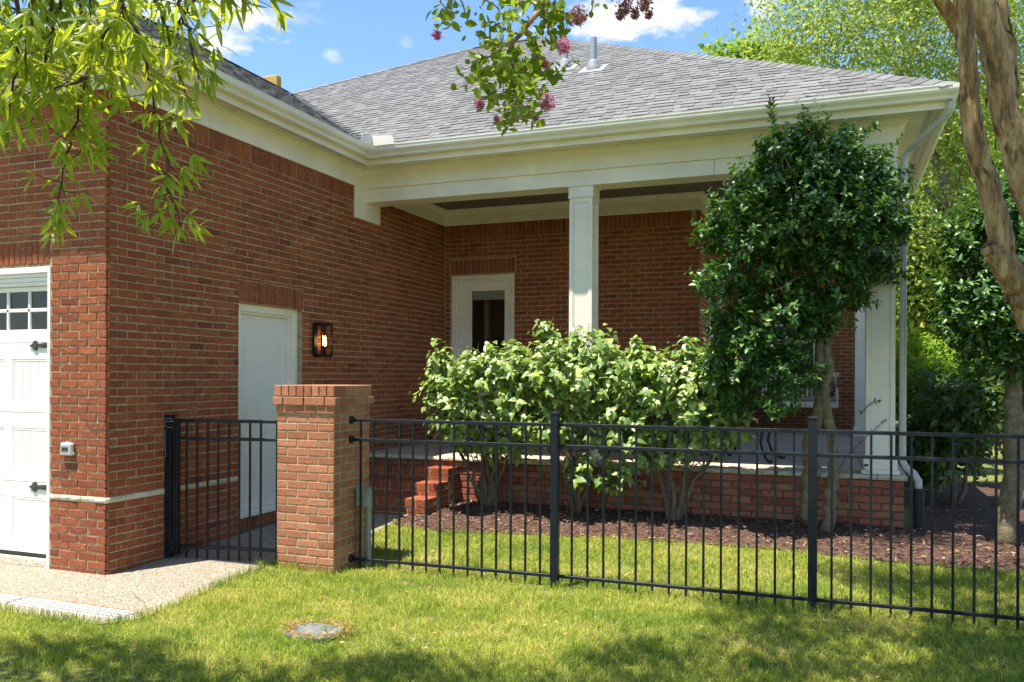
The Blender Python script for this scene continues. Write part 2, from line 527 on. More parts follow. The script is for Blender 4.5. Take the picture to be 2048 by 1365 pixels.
L_FLOWER = leaf_mat('pink_flower', [(0.0, (0.5, 0.11, 0.24)), (0.6, (0.65, 0.2, 0.37)), (1.0, (0.72, 0.42, 0.5))], 0.35, (0.7, 0.2, 0.4), 0.6, 0.2)
L_SEED = leaf_mat('dull_flower', [(0.0, (0.2, 0.07, 0.06)), (0.6, (0.36, 0.14, 0.14)), (1.0, (0.45, 0.24, 0.22))], 0.3, (0.6, 0.2, 0.25), 0.6, 0.2)
L_DRY = leaf_mat('dry_leaf', [(0.0, (0.2, 0.1, 0.04)), (0.6, (0.36, 0.22, 0.08)), (1.0, (0.5, 0.4, 0.1))], 0.15, (0.4, 0.25, 0.05), 0.7, 0.2)
L_PETAL = leaf_mat('fallen_petal', [(0.0, (0.3, 0.12, 0.25)), (1.0, (0.55, 0.36, 0.5))], 0.2, (0.6, 0.3, 0.5), 0.7, 0.2)
L_CHIP = leaf_mat('bark_chip', [(0.0, (0.04, 0.02, 0.012)), (0.45, (0.14, 0.075, 0.046)), (0.8, (0.23, 0.14, 0.095)), (1.0, (0.4, 0.3, 0.21))], 0.0, (0.1, 0.05, 0.03), 0.85, 0.3)


# ------------------------------------------------------------------ object helpers
def wloc(o):
    v = Vector((0, 0, 0))
    while o is not None:
        v = v + Vector(o.location)
        o = o.parent
    return v


def put(o, parent=None):
    COL.objects.link(o)
    if parent is not None:
        o.parent = parent
    return o


def tag(o, label=None, cat=None, group=None, kind=None):
    if label:
        o['label'] = label
    if cat:
        o['category'] = cat
    if group:
        o['group'] = group
    if kind:
        o['kind'] = kind
    return o


def thing(name, label, cat, loc, group=None):
    o = bpy.data.objects.new(name, None)
    o.empty_display_size = 0.2
    o.location = loc
    put(o)
    return tag(o, label, cat, group)


class MB:
    def __init__(s):
        s.v, s.f, s.r = [], [], []

    def add(s, verts, faces, r=0.0):
        b = len(s.v)
        s.v += [tuple(map(float, p)) for p in verts]
        s.f += [tuple(b + i for i in f) for f in faces]
        s.r += [r] * len(faces)
        return s

    def box(s, x0, x1, y0, y1, z0, z1, r=0.0):
        v = [(x0, y0, z0), (x1, y0, z0), (x1, y1, z0), (x0, y1, z0), (x0, y0, z1), (x1, y0, z1), (x1, y1, z1), (x0, y1, z1)]
        return s.add(v, [(0, 3, 2, 1), (4, 5, 6, 7), (0, 1, 5, 4), (1, 2, 6, 5), (2, 3, 7, 6), (3, 0, 4, 7)], r)

    def bevbox(s, x0, x1, y0, y1, z0, z1, b=0.005, r=0.0):
        bm = bmesh.new()
        bmesh.ops.create_cube(bm, size=1.0)
        for q in bm.verts:
            q.co = Vector((x0 + (q.co.x + .5) * (x1 - x0), y0 + (q.co.y + .5) * (y1 - y0), z0 + (q.co.z + .5) * (z1 - z0)))
        bmesh.ops.bevel(bm, geom=bm.edges[:], offset=b, segments=1, affect='EDGES')
        bm.verts.index_update()
        s.add([q.co for q in bm.verts], [[w.index for w in f.verts] for f in bm.faces], r)
        bm.free()
        return s

    def tube(s, pts, rad, n=8, caps=True, r=0.0):
        pts = [Vector(p) for p in pts]
        if not isinstance(rad, (list, tuple, np.ndarray)):
            rad = [rad] * len(pts)
        b = len(s.v)
        up = None
        for i, p in enumerate(pts):
            t = (pts[min(i + 1, len(pts) - 1)] - pts[max(i - 1, 0)])
            if t.length < 1e-9:
                t = Vector((0, 0, 1))
            t.normalize()
            if up is None:
                a = Vector((0, 0, 1)) if abs(t.z) < 0.9 else Vector((1, 0, 0))
                up = (a - t * a.dot(t)).normalized()
            else:
                up = up - t * up.dot(t)
                up.normalize()
            sd = t.cross(up)
            for k in range(n):
                an = 2 * PI * k / n
                s.v.append(tuple(p + (up * math.cos(an) + sd * math.sin(an)) * rad[i]))
        for i in range(len(pts) - 1):
            for k in range(n):
                k2 = (k + 1) % n
                s.f.append((b + i * n + k, b + i * n + k2, b + (i + 1) * n + k2, b + (i + 1) * n + k))
                s.r.append(r)
        if caps:
            s.f.append(tuple(b + k for k in reversed(range(n))))
            s.f.append(tuple(b + (len(pts) - 1) * n + k for k in range(n)))
            s.r += [r, r]
        return s

    def lathe(s, prof, c, n=20, r=0.0):
        b = len(s.v)
        for (rr, z) in prof:
            for k in range(n):
                a = 2 * PI * k / n
                s.v.append((c[0] + rr * math.cos(a), c[1] + rr * math.sin(a), c[2] + z))
        for i in range(len(prof) - 1):
            for k in range(n):
                k2 = (k + 1) % n
                s.f.append((b + i * n + k, b + i * n + k2, b + (i + 1) * n + k2, b + (i + 1) * n + k))
                s.r.append(r)
        return s

    def sweep(s, prof, path, closed=False, r=0.0):
        """Profile of (offset to the right of the path, z) carried along a plan polyline with mitred corners."""
        P = [Vector((p[0], p[1])) for p in path]
        rings = []
        for i, p in enumerate(P):
            d0 = (p - P[i - 1]).normalized() if i > 0 else None
            d1 = (P[i + 1] - p).normalized() if i < len(P) - 1 else None
            n0 = Vector((d0.y, -d0.x)) if d0 else None
            n1 = Vector((d1.y, -d1.x)) if d1 else None
            if n0 is None:
                m = n1
            elif n1 is None:
                m = n0
            else:
                m = (n0 + n1)
                m = m / m.dot(n0)
            rings.append([(p.x + m.x * o, p.y + m.y * o, z) for (o, z) in prof])
        b = len(s.v)
        k = len(prof)
        for rg in rings:
            s.v += rg
        for i in range(len(rings) - 1):
            for j in range(k if closed else k - 1):
                j2 = (j + 1) % k
                s.f.append((b + i * k + j, b + (i + 1) * k + j, b + (i + 1) * k + j2, b + i * k + j2))
                s.r.append(r)
        if closed:
            s.f.append(tuple(b + j for j in range(k)))
            s.f.append(tuple(b + (len(rings) - 1) * k + j for j in reversed(range(k))))
            s.r += [r, r]
        return s

    def mesh(s, name, origin=(0, 0, 0), smooth=False, rnd=False):
        me = bpy.data.meshes.new(name)
        o = Vector(origin)
        me.from_pydata([tuple(Vector(p) - o) for p in s.v], [], s.f)
        if rnd:
            a = me.attributes.new('rnd', 'FLOAT', 'FACE')
            a.data.foreach_set('value', s.r)
        if smooth:
            me.polygons.foreach_set('use_smooth', [True] * len(me.polygons))
        me.update()
        return me

    def build(s, name, m, parent=None, smooth=False, rnd=False, pivot=None):
        """Link as one mesh object; vertices are world coordinates."""
        base = wloc(parent) if parent is not None else Vector((0, 0, 0))
        org = Vector(pivot) if pivot is not None else base
        me = s.mesh(name, org, smooth, rnd)
        me.materials.append(m)
        ob = bpy.data.objects.new(name, me)
        ob.location = org - base
        return put(ob, parent)


def inst(name, me, parent, pos, mat3=None):
    o = bpy.data.objects.new(name, me)
    base = wloc(parent)
    M = Matrix.Translation(Vector(pos) - base)
    if mat3 is not None:
        M = M @ mat3.to_4x4()
    o.parent = parent
    o.matrix_local = M
    COL.objects.link(o)
    return o


# ------------------------------------------------------------------ ground
def smooth01(t):
    t = np.clip(t, 0, 1)
    return t * t * (3 - 2 * t)


def gz(x, y):
    x = np.asarray(x, float)
    y = np.asarray(y, float)
    left = 0.095 * np.clip((y - 5.2) / 3.0, 0, 1)
    right = 0.055 * smooth01((y - 6.2) / 1.6) + 0.105 * smooth01((y - 7.65) / 1.1) * (1 - 0.4 * smooth01(x / 1.5))
    w = smooth01((x + 4.5) / 0.7)
    return left * (1 - w) + right * w


def gzf(x, y):
    return float(gz(x, y))


def sheet(name, poly, m, lift, step=0.25, jag=0.0, kind='structure'):
    """A sheet following the ground inside a plan polygon."""
    bm = bmesh.new()
    vs = [bm.verts.new((p[0], p[1], 0)) for p in poly]
    bm.faces.new(vs)
    xs = [p[0] for p in poly]
    ys = [p[1] for p in poly]
    for i in range(1, int((max(xs) - min(xs)) / step) + 1):
        bmesh.ops.bisect_plane(bm, geom=bm.verts[:] + bm.edges[:] + bm.faces[:], plane_co=(min(xs) + i * step, 0, 0), plane_no=(1, 0, 0))
    for i in range(1, int((max(ys) - min(ys)) / step) + 1):
        bmesh.ops.bisect_plane(bm, geom=bm.verts[:] + bm.edges[:] + bm.faces[:], plane_co=(0, min(ys) + i * step, 0), plane_no=(0, 1, 0))
    for v in bm.verts:
        v.co.z = gzf(v.co.x, v.co.y) + lift
    me = bpy.data.meshes.new(name)
    bm.to_mesh(me)
    bm.free()
    me.materials.append(m)
    o = bpy.data.objects.new(name, me)
    put(o)
    return tag(o, kind=kind)


def make_ground():
    xs = sorted(set([-300, -120, -50, -25] + list(np.arange(-14, 8.01, 0.5)) + [12, 20, 40, 100, 300]))
    ys = sorted(set([-300, -100, -30, -10] + list(np.arange(-4, 12.01, 0.4)) + [16, 20, 30, 60, 120, 400]))
    m = MB()
    nx = len(xs)
    for y in ys:
        for x in xs:
            m.v.append((x, y, gzf(x, y) - 0.004))
    for j in range(len(ys) - 1):
        for i in range(nx - 1):
            m.f.append((j * nx + i, j * nx + i + 1, (j + 1) * nx + i + 1, (j + 1) * nx + i))
            m.r.append(0)
    tag(m.build('ground', M_SOIL), kind='structure')


make_ground()

# drive in front of the garage, running through the gate to the porch steps
EDGE = [(-5.34, 4.12), (-4.87, 4.11), (-4.46, 4.13), (-4.32, 4.26), (-4.3, 4.44), (-4.34, 4.83), (-4.42, 5.2), (-4.46, 5.5), (-4.46, 5.88), (-4.36, 6.45), (-4.27, 7.2), (-4.3, 7.6), (-4.42, 8.2), (-4.6, 9.1)]
DRIVE = [(-14, 5.3), (-14, 4.0), (-9, 4.05), (-6.4, 4.12)] + EDGE + [(-5.46, 9.1), (-5.46, 5.3)]
sheet('driveway', DRIVE, M_AGG, 0.004)
MULCH_EDGE = [(-4.42, 8.2), (-4.3, 7.72), (-3.7, 7.62), (-3.1, 7.74), (-2.1, 7.86), (-1.2, 7.9), (-0.5, 7.9), (0.1, 7.82), (0.9, 7.76), (1.6, 7.74), (3.0, 7.9), (4.4, 9.0), (4.6, 12.0)]
MULCH = MULCH_EDGE + [(3.4, 13.5), (1.0, 13.5), (0.75, 9.02), (-4.5, 9.02)]
sheet('mulch_bed', MULCH, M_MULCH, 0.01)
sheet('street', [(6.5, 26), (40, 22), (40, 28), (6.5, 33)], M_AGG, 0.03, 2.0)

# ------------------------------------------------------------------ the house
XW, YW1, YBEAM, XBEAM, YP = -5.481, 5.157, 9.07, 0.547, 11.39
XC4, YR = -1.73, 16.6
ZF = 0.665
PITCH = 0.5844
house = thing('brick_house', 'red brick house with white trimmed garage wing, covered porch and grey shingled roof', 'house', (XW, 9.0, 0))


def panel_with_holes(m, org, U, N, u0, u1, z0, z1, holes, depth):
    """A wall slab face (mortar) with rectangular openings and their reveals. org + u*U + z; N is outward."""
    us = sorted(set([u0, u1] + [h[0] for h in holes] + [h[1] for h in holes]))
    zs = sorted(set([z0, z1] + [h[2] for h in holes] + [h[3] for h in holes]))
    us = [u for u in us if u0 <= u <= u1]
    zs = [z for z in zs if z0 <= z <= z1]

    def P(u, z, o):
        return (org[0] + U[0] * u + N[0] * o, org[1] + U[1] * u + N[1] * o, z)
    for i in range(len(us) - 1):
        for j in range(len(zs) - 1):
            uc, zc = (us[i] + us[i + 1]) / 2, (zs[j] + zs[j + 1]) / 2
            if any(h[0] < uc < h[1] and h[2] < zc < h[3] for h in holes):
                continue
            a, b, c, d = us[i], us[i + 1], zs[j], zs[j + 1]
            m.add([P(a, c, 0), P(b, c, 0), P(b, d, 0), P(a, d, 0), P(a, c, -depth), P(b, c, -depth), P(b, d, -depth), P(a, d, -depth)],
                  [(0, 1, 2, 3), (4, 7, 6, 5), (0, 4, 5, 1), (1, 5, 6, 2), (2, 6, 7, 3), (3, 7, 4, 0)])


def brick_template(seed, rough):
    r = random.Random(seed)
    w, h, d = 0.193, 0.058, 0.022

    def ring(inset, y, j):
        pts = []
        for (sx, sz) in ((-1, -1), (-.33, -1), (.33, -1), (1, -1), (1, 1), (.33, 1), (-.33, 1), (-1, 1)):
            x = sx * w / 2 - (inset if sx > .5 else -inset if sx < -.5 else 0)
            z = sz * h / 2 - (inset if sz > 0 else -inset)
            pts.append((x + r.uniform(-j, j), y + r.uniform(-j, j) * .3, z + r.uniform(-j, j)))
        return pts
    v = ring(0.0, d, 0) + ring(0.0, -0.002, 0.0012 * rough) + ring(0.0035, -0.0055, 0.0022 * rough)
    f = [tuple(16 + k for k in range(8))]
    for a in (0, 8):
        for k in range(8):
            k2 = (k + 1) % 8
            f.append((a + k, a + k2, a + 8 + k2, a + 8 + k))
    return v, f


BT_OLD = [brick_template(s, 1.4) for s in range(8)]
BT_NEW = [brick_template(s + 50, 0.45) for s in range(6)]


def lay_bricks(wall, org, U, N, rects, m, temps, limit=300, proud=0.0, min_vis=True):
    """rects: (uc, zc, w, h, upright). The largest in view become objects, the rest one joined mesh."""
    meshes = []
    for k, (v, f) in enumerate(temps):
        me = bpy.data.meshes.new('brick')
        me.from_pydata(v, [], f)
        me.materials.append(m)
        meshes.append(me)
    Uv, Nv = Vector((U[0], U[1], 0)), Vector((N[0], N[1], 0))
    Z = Vector((0, 0, 1))
    pos = np.array([[org[0] + U[0] * r[0], org[1] + U[1] * r[0], r[1]] for r in rects])
    px, py, dd = seen(pos)
    face = np.abs(((pos - EYE) @ np.array([N[0], N[1], 0]))) / np.linalg.norm(pos - EYE, axis=1)
    area = np.array([r[2] * r[3] for r in rects]) * face / dd ** 2
    inside = (px > -20) & (px < 2068) & (py > -20) & (py < 1385) & (dd > 0)
    area = np.where(inside, area, area * 0.001)
    order = np.argsort(-area)
    solo = set(int(i) for i in order[:limit] if inside[i])
    rest = MB()
    R = random.Random(len(rects))
    for i, (uc, zc, w, h, upr) in enumerate(rects):
        k = R.randrange(len(temps))
        sx = (h if upr else w) / 0.193
        sz = (w if upr else h) / 0.058
        tilt = R.gauss(0, 0.006)
        p = Vector((org[0] + U[0] * uc, org[1] + U[1] * uc, zc)) + Nv * (proud + R.gauss(0, 0.0012))
        ax, az = (Z, -Uv) if upr else (Uv, Z)
        ax, az = ax * math.cos(tilt) + az * math.sin(tilt), az * math.cos(tilt) - ax * math.sin(tilt)
        M3 = Matrix((ax * sx, -Nv, az * sz)).transposed()
        if i in solo:
            inst('brick', meshes[k], wall, p, M3)
        else:
            v, f = temps[k]
            rest.add([M3 @ Vector(q) + p for q in v], f, R.random())
    if rest.f:
        tag(rest.build('brickwork', m, wall, rnd=True), kind='stuff')


def bond(u0, u1, z0, z1, pitch=0.0677, unit=0.203, joint=0.0125, holes=(), shift=0.0, offset_rows=0):
    """Running bond in a rectangle, cut round the openings."""
    out = []
    nrow = int(round((z1 - z0) / pitch))
    for r in range(nrow):
        zc = z0 + (r + .5) * pitch
        off = shift + (0.5 * unit if (r + offset_rows) % 2 else 0.0)
        zl, zh = z0 + r * pitch, z0 + (r + 1) * pitch
        cuts = sorted(set([u0, u1] + [q for h in holes for q in h[:2] if u0 < q < u1]))
        spans = []
        for s, e in zip(cuts[:-1], cuts[1:]):
            lo, hi = zl, zh
            for (a, b, c, d) in holes:
                if a < (s + e) / 2 < b and c < hi and d > lo:
                    if d < hi - 1e-6 and c <= lo:
                        lo = d
                    elif c > lo + 1e-6 and d >= hi:
                        hi = c
                    else:
                        lo = hi
            if spans and spans[-1][1] == s and spans[-1][2:] == [lo, hi]:
                spans[-1][1] = e
            else:
                spans.append([s, e, lo, hi])
        for s, e, lo, hi in spans:
            if hi - lo < 0.02:
                continue
            full = hi - lo > pitch - .004
            k = math.floor((s - off) / unit)
            u = off + k * unit
            while u < e - 1e-6:
                a, b = max(u, s), min(u + unit, e)
                # a free edge of the wall keeps its brick flush, a neighbour span shares the brick
                if b - a > 0.03:
                    ja = joint * random.uniform(.75, 1.3)
                    out.append(((a + b) / 2, (lo + hi) / 2 + (random.gauss(0, .0012) if full else 0), b - a - ja, hi - lo - joint * random.uniform(.85, 1.2), False))
                u += unit
    return out


def soldiers(u0, u1, z0, z1, pitch=0.0677, joint=0.009):
    n = max(1, int(round((u1 - u0) / pitch)))
    p = (u1 - u0) / n
    return [(u0 + (i + .5) * p, (z0 + z1) / 2, p - joint * random.uniform(.8, 1.3), z1 - z0 - joint, True) for i in range(n)]


ZT = 3.99   # brick walls run up behind the frieze board
Z_SOLD = 3.73
BAND0, BAND1 = 0.582, 0.626

# garage front wall: u runs from x=-13 to the corner
GD = (-10.9, -6.101, 0.0, 2.52)
org = (0.0, YW1)
gw_holes = [(GD[0], GD[1], -0.1, 2.52)]
mb = MB()
panel_with_holes(mb, (0, YW1 + 0.001), (1, 0), (0, -1), -13.0, XW - 0.03, -0.1, ZT, gw_holes, 0.2)
garage_wall = mb.build('garage_wall', M_MORTAR, house)
ho = [GD, (GD[0], GD[1], 2.52, 2.74)]
rects = bond(-9.0, XW - 0.002, BAND0 - 9 * 0.0677, BAND0, holes=[GD], shift=XW, offset_rows=1)
rects += bond(-9.0, XW - 0.002, BAND1, BAND1 + 46 * 0.0677, holes=ho, shift=XW)
rects += soldiers(-9.0, -6.105, 2.535, 2.735)
rects += soldiers(-9.0, XW - 0.01, BAND1 + 46 * 0.0677, 3.95)
lay_bricks(garage_wall, (0, YW1), (1, 0), (0, -1), rects, M_BRICK, BT_OLD, 330)


def band_stones(parent, org, U, N, u0, u1, z0, z1, lens, m=M_STONE, proud=0.012, deep=0.03, rough=0.004):
    """Rock-faced stones, each an object."""
    u = u0
    i = 0
    R = random.Random(int(u0 * 100) + 7)
    while u < u1 - 0.05:
        L = min(lens[i % len(lens)] * R.uniform(.85, 1.15), u1 - u)
        if u1 - (u + L) < 0.12:
            L = u1 - u
        a, b = u + 0.004, u + L - 0.004
        n = max(2, int(L / 0.06))
        mbx = MB()
        rows = 3
        grid = []
        for q in range(n + 1):
            uu = a + (b - a) * q / n
            for w in range(rows + 1):
                zz = z0 + 0.003 + (z1 - z0 - 0.006) * w / rows
                e = 0 if w in (0, rows) else 1
                o = proud * (0.6 + 0.6 * e) + R.uniform(-1, 1) * rough * (1 if e else .5)
                zz += R.uniform(-1, 1) * rough * .35
                grid.append((org[0] + U[0] * uu + N[0] * o, org[1] + U[1] * uu + N[1] * o, zz))
        nb = len(grid)
        back = []
        for q in (0, n):
            uu = a + (b - a) * q / n
            for zz in (z0 + .003, z1 - .003):
                back.append((org[0] + U[0] * uu - N[0] * deep, org[1] + U[1] * uu - N[1] * deep, zz))
        f = []
        k = rows + 1
        for q in range(n):
            for w in range(rows):
                f.append((q * k + w, (q + 1) * k + w, (q + 1) * k + w + 1, q * k + w + 1))
        f.append(tuple([q * k + rows for q in range(n + 1)] + [nb + 3, nb + 1]))
        f.append(tuple([q * k for q in reversed(range(n + 1))] + [nb, nb + 2]))
        f.append(tuple([w for w in range(k)] + [nb + 1, nb]))
        f.append(tuple([n * k + w for w in reversed(range(k))] + [nb + 2, nb + 3]))
        mbx.add(grid + back, f)
        mbx.build('stone', m, parent)
        u += L
        i += 1


band_stones(garage_wall, (0, YW1), (1, 0), (0, -1), -6.095, XW + 0.010, BAND0 - .003, BAND1 + .003, [0.36, 0.28])

# garage side wall: u runs from the front corner (y=5.157) back to the porch
SD = (6.752, 7.80, 0.0, 2.335)   # opening of the side door
mb = MB()
panel_with_holes(mb, (XW - 0.001, 0), (0, 1), (1, 0), YW1 + 0.03, YP + 0.2, -0.1, ZT, [(SD[0], SD[1], -0.1, SD[3])], 0.2)
side_wall = mb.build('garage_wall', M_MORTAR, house)
lint = (6.752, 7.83, 2.335, 2.556)
sh = [(SD[0], SD[1], 0.2, SD[3]), lint, (SD[0], SD[1], -0.1, 0.205)]
step_hole = (8.15, 9.0, -0.1, 0.62)
rects = bond(YW1 + 0.003, YP, BAND0 - 9 * 0.0677, BAND0, holes=sh, shift=YW1, offset_rows=0)
rects += bond(YW1 + 0.003, YP, BAND1, BAND1 + 46 * 0.0677, holes=sh, shift=YW1, offset_rows=1)
rects += soldiers(lint[0], lint[1], 2.338, 2.556)
rects += soldiers(YW1 + 0.01, YBEAM - .22, BAND1 + 46 * 0.0677, 3.95)
rects += soldiers(YBEAM + .37, YP, BAND1 + 46 * 0.0677, 3.95)
rects += soldiers(SD[0], SD[1], 0.09, 0.2, pitch=.072)
lay_bricks(side_wall, (XW, 0), (0, 1), (1, 0), rects, M_BRICK, BT_OLD, 300)
band_stones(side_wall, (XW, 0), (0, 1), (1, 0), YW1 - 0.008, SD[0], BAND0 - .003, BAND1 + .003, [0.52, 0.26, 0.3, 0.42])

# porch back wall: u is x
PD = (-5.375, -4.363, ZF, 3.105)
mb = MB()
panel_with_holes(mb, (0, YP + 0.001), (1, 0), (0, -1), XW - 0.02, XC4 - 0.03, 0.3, 4.2, [(PD[0], PD[1], ZF - .4, PD[3])], 0.2)
porch_wall = mb.build('porch_wall', M_MORTAR, house)
ph = [PD, (PD[0] - .02, PD[1] + .02, PD[3], 3.345)]
z_top = PD[3] - 0.005
rects = bond(XW + 0.012, XC4 - 0.002, z_top - 36 * 0.0677, z_top + 8 * 0.0677, holes=ph, shift=XC4, offset_rows=1)
rects += soldiers(PD[0] - .01, PD[1] + .01, PD[3] + .015, 3.335)
rects += soldiers(XW + 0.012, XC4 - 0.1, z_top + 8 * 0.0677, z_top + 8 * 0.0677 + .21)
lay_bricks(porch_wall, (0, YP), (1, 0), (0, -1), rects, M_BRICK, BT_OLD, 300)

# the porch turns the corner: side wall running back, then the end wall
mb = MB()
panel_with_holes(mb, (XC4 - 0.001, 0), (0, 1), (1, 0), YP + 0.03, YR + 0.2, 0.3, 4.2, [(12.35, 13.7, 1.35, 3.1)], 0.2)
porch_side = mb.build('porch_wall', M_MORTAR, house)
rects = bond(YP + 0.003, YR, z_top - 36 * 0.0677, z_top + 11 * 0.0677, holes=[(12.35, 13.7, 1.35, 3.1)], shift=YP, offset_rows=0)
lay_bricks(porch_side, (XC4, 0), (0, 1), (1, 0), rects, M_BRICK, BT_OLD, 200)
mb = MB()
WIN = (-1.1, -0.35, 1.55, 3.0)
panel_with_holes(mb, (0, YR + 0.001), (1, 0), (0, -1), XC4, 0.36, 0.3, 4.2, [WIN], 0.2)
porch_end = mb.build('porch_wall', M_MORTAR, house)
rects = bond(XC4 + .01, 0.355, 0.62, 0.62 + 50 * 0.0677, holes=[WIN], shift=0.36)
lay_bricks(porch_end, (0, YR), (1, 0), (0, -1), rects, M_BRICK, BT_NEW, 300)


def framed_window(org, U, N, u0, u1, z0, z1, name='window'):
    def P(u, z, o):
        return Vector((org[0] + U[0] * u + N[0] * o, org[1] + U[1] * u + N[1] * o, z))

    def bx(m, ua, ub, za, zb, oa, ob):
        c = [P(u, z, o) for u in (ua, ub) for z in (za, zb) for o in (oa, ob)]
        lo = [min(q[k] for q in c) for k in range(3)]
        hi = [max(q[k] for q in c) for k in range(3)]
        m.box(lo[0], hi[0], lo[1], hi[1], lo[2], hi[2])
    m = MB()
    for (a, b, c, d) in ((u0, u0 + .07, z0, z1), (u1 - .07, u1, z0, z1), (u0 + .07, u1 - .07, z1 - .07, z1), (u0 + .07, u1 - .07, z0, z0 + .08), (u0 + .07, u1 - .07, (z0 + z1) / 2 - .025, (z0 + z1) / 2 + .025)):
        bx(m, a, b, c, d, -.06, .012)
    w = m.build(name, M_WHITE, house)
    for (c, d) in ((z0 + .08, (z0 + z1) / 2 - .025), ((z0 + z1) / 2 + .025, z1 - .07)):
        m = MB()
        bx(m, u0 + .07, u1 - .07, c, d, -.035, -.03)
        m.build('pane', M_GLASS, w)
    m = MB()
    bx(m, u0 + .02, u1 - .02, z0 + .02, z1 - .02, -.19, -.16)
    m.build('curtain', M_ROOMTAN, w)
    return w


framed_window((0, YR), (1, 0), (0, -1), *WIN[:2], *WIN[2:])
framed_window((XC4, 0), (0, 1), (1, 0), 12.35, 13.7, 1.35, 3.1)

# ------------------------------------------------------------------ eaves
EAVE = [(-13.6, 4.707), (-5.10, 4.707), (-5.10, 8.62), (1.04, 8.62), (1.04, 18.0)]
WALLP = [(-13.0, YW1), (XW, YW1), (XW, YBEAM), (XBEAM, YBEAM), (XBEAM, YR + .2)]


def strip(m, pa, za, pb, zb):
    b = len(m.v)
    for p in pa:
        m.v.append((p[0], p[1], za))
    for p in pb:
        m.v.append((p[0], p[1], zb))
    n = len(pa)
    for i in range(n - 1):
        m.f.append((b + i, b + n + i, b + n + i + 1, b + i + 1))
        m.r.append(0)


def offset_path(path, o):
    P = [Vector(p) for p in path]
    out = []
    for i, p in enumerate(P):
        n0 = n1 = None
        if i > 0:
            d = (p - P[i - 1]).normalized()
            n0 = Vector((d.y, -d.x))
        if i < len(P) - 1:
            d = (P[i + 1] - p).normalized()
            n1 = Vector((d.y, -d.x))
        m = n1 if n0 is None else n0 if n1 is None else (n0 + n1) / (n0 + n1).dot(n0)
        out.append((p.x + m.x * o, p.y + m.y * o))
    return out


ZG = 4.304
gut = [(-.118, ZG - .006), (-.118, ZG - .122), (-.055, ZG - .122), (-.045, ZG - .112), (-.042, ZG - .095), (-.030, ZG - .078), (-.012, ZG - .062), (-.003, ZG - .042), (0, ZG - .014), (.004, ZG - .008), (.004, ZG), (-.012, ZG), (-.012, ZG - .008), (-.004, ZG - .016), (-.05, ZG - .09), (-.112, ZG - .115)]
mb = MB()
mb.sweep(gut, EAVE, closed=True)
gutter = mb.build('gutter', M_GUTTER, house)
mb = MB()   # the seam cover at the mitred corner and two end joints
c0 = Vector((-5.10, 8.62))
mb.sweep([(-.05, ZG - .126), (-.037, ZG - .098), (-.006, ZG - .064), (.006, ZG - .04), (.008, ZG + .003)], [(-5.10, 8.56), (-5.10, 8.62), (-5.03, 8.62)])
mb.build('mitre_strip', M_GUTTER, gutter)
mb = MB()
mb.sweep([(-.05, ZG - .126), (-.037, ZG - .098), (-.006, ZG - .064), (.006, ZG - .04), (.008, ZG + .003)], [(0.97, 8.62), (1.04, 8.62), (1.04, 8.69)])
mb.build('mitre_strip', M_GUTTER, gutter)
mb = MB()   # splash guard bent round the inside corner where the valley drains
zs = ZG - .004
a, b, c = (-5.085, 8.38), (-5.085, 8.605), (-4.80, 8.605)
mb.add([(a[0], a[1], zs), (b[0], b[1], zs), (b[0], b[1], zs + .12), (a[0], a[1] + .02, zs + .10), (a[0], a[1], zs + .07)], [(0, 1, 2, 3, 4)])
mb.add([(b[0], b[1], zs), (c[0], c[1], zs), (c[0], c[1], zs + .075), (c[0] - .05, c[1], zs + .11), (b[0], b[1], zs + .12)], [(0, 1, 2, 3, 4)])
sg = mb.build('splash_guard', M_GUTTER, gutter)
md = sg.modifiers.new('thick', 'SOLIDIFY')
md.thickness = 0.003
mb = MB()
mb.sweep([(-.12, ZG - .005), (-.12, 4.118), (-.145, 4.118), (-.145, ZG - .005)], EAVE, closed=True)
mb.build('fascia', M_WHITE, house)
mb = MB()
strip(mb, offset_path(EAVE, -.143), 4.150, offset_path(WALLP, -.01), 4.150)
strip(mb, offset_path(WALLP, -.01), 4.162, offset_path(EAVE, -.143), 4.162)
mb.build('soffit', M_WHITE, house)
mb = MB()   # perforated vent strip let into the soffit
strip(mb, offset_path(EAVE, -.205), 4.147, offset_path(EAVE, -.255), 4.147)
V_ = mottled('vent_strip', [(0.48, (0.35, 0.33, 0.28)), (0.52, (0.75, 0.73, 0.66))], 95, 0.6, 0.2)
mb.build('soffit_vent', V_, house)
mb = MB()
mb.sweep([(.001, 4.06), (.018, 4.062), (.026, 4.078), (.045, 4.088), (.066, 4.112), (.07, 4.126), (.088, 4.134), (.088, 4.149), (.001, 4.149)], WALLP, closed=True)
mb.build('crown_moulding', M_WHITE, house)
mb = MB()
mb.sweep([(-.03, 3.918), (.022, 3.918), (.022, 3.936), (.018, 3.94), (.018, 4.062), (-.03, 4.062)], WALLP, closed=True)
mb.build('frieze_board', M_WHITE, house)

# porch beam, its bracket on the side wall, ceiling and inner crown
mb = MB()
mb.bevbox(XW + .003, -1.221, YBEAM + .004, YBEAM + .30, 3.752, 4.145, .004)
mb.bevbox(-1.219, XBEAM - .004, YBEAM + .004, YBEAM + .30, 3.752, 4.145, .004)
mb.bevbox(XBEAM - .30, XBEAM - .008, YBEAM + .31, YR + .2, 3.752, 4.145, .006)
mb.build('porch_beam', M_WHITE, house)
mb = MB()
mb.bevbox(XW - .002, XW + .028, 8.845, 9.445, 3.535, 3.916, .004)
mb.build('beam_bracket', M_WHITE, house)
mb = MB()
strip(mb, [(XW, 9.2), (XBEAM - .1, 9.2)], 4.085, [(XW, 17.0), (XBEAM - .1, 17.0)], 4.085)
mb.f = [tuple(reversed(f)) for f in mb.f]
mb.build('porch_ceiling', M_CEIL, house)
INNER = [(XW, YBEAM + .31), (XW, YP), (XC4, YP), (XC4, YR), (0.24, YR)]
mb = MB()
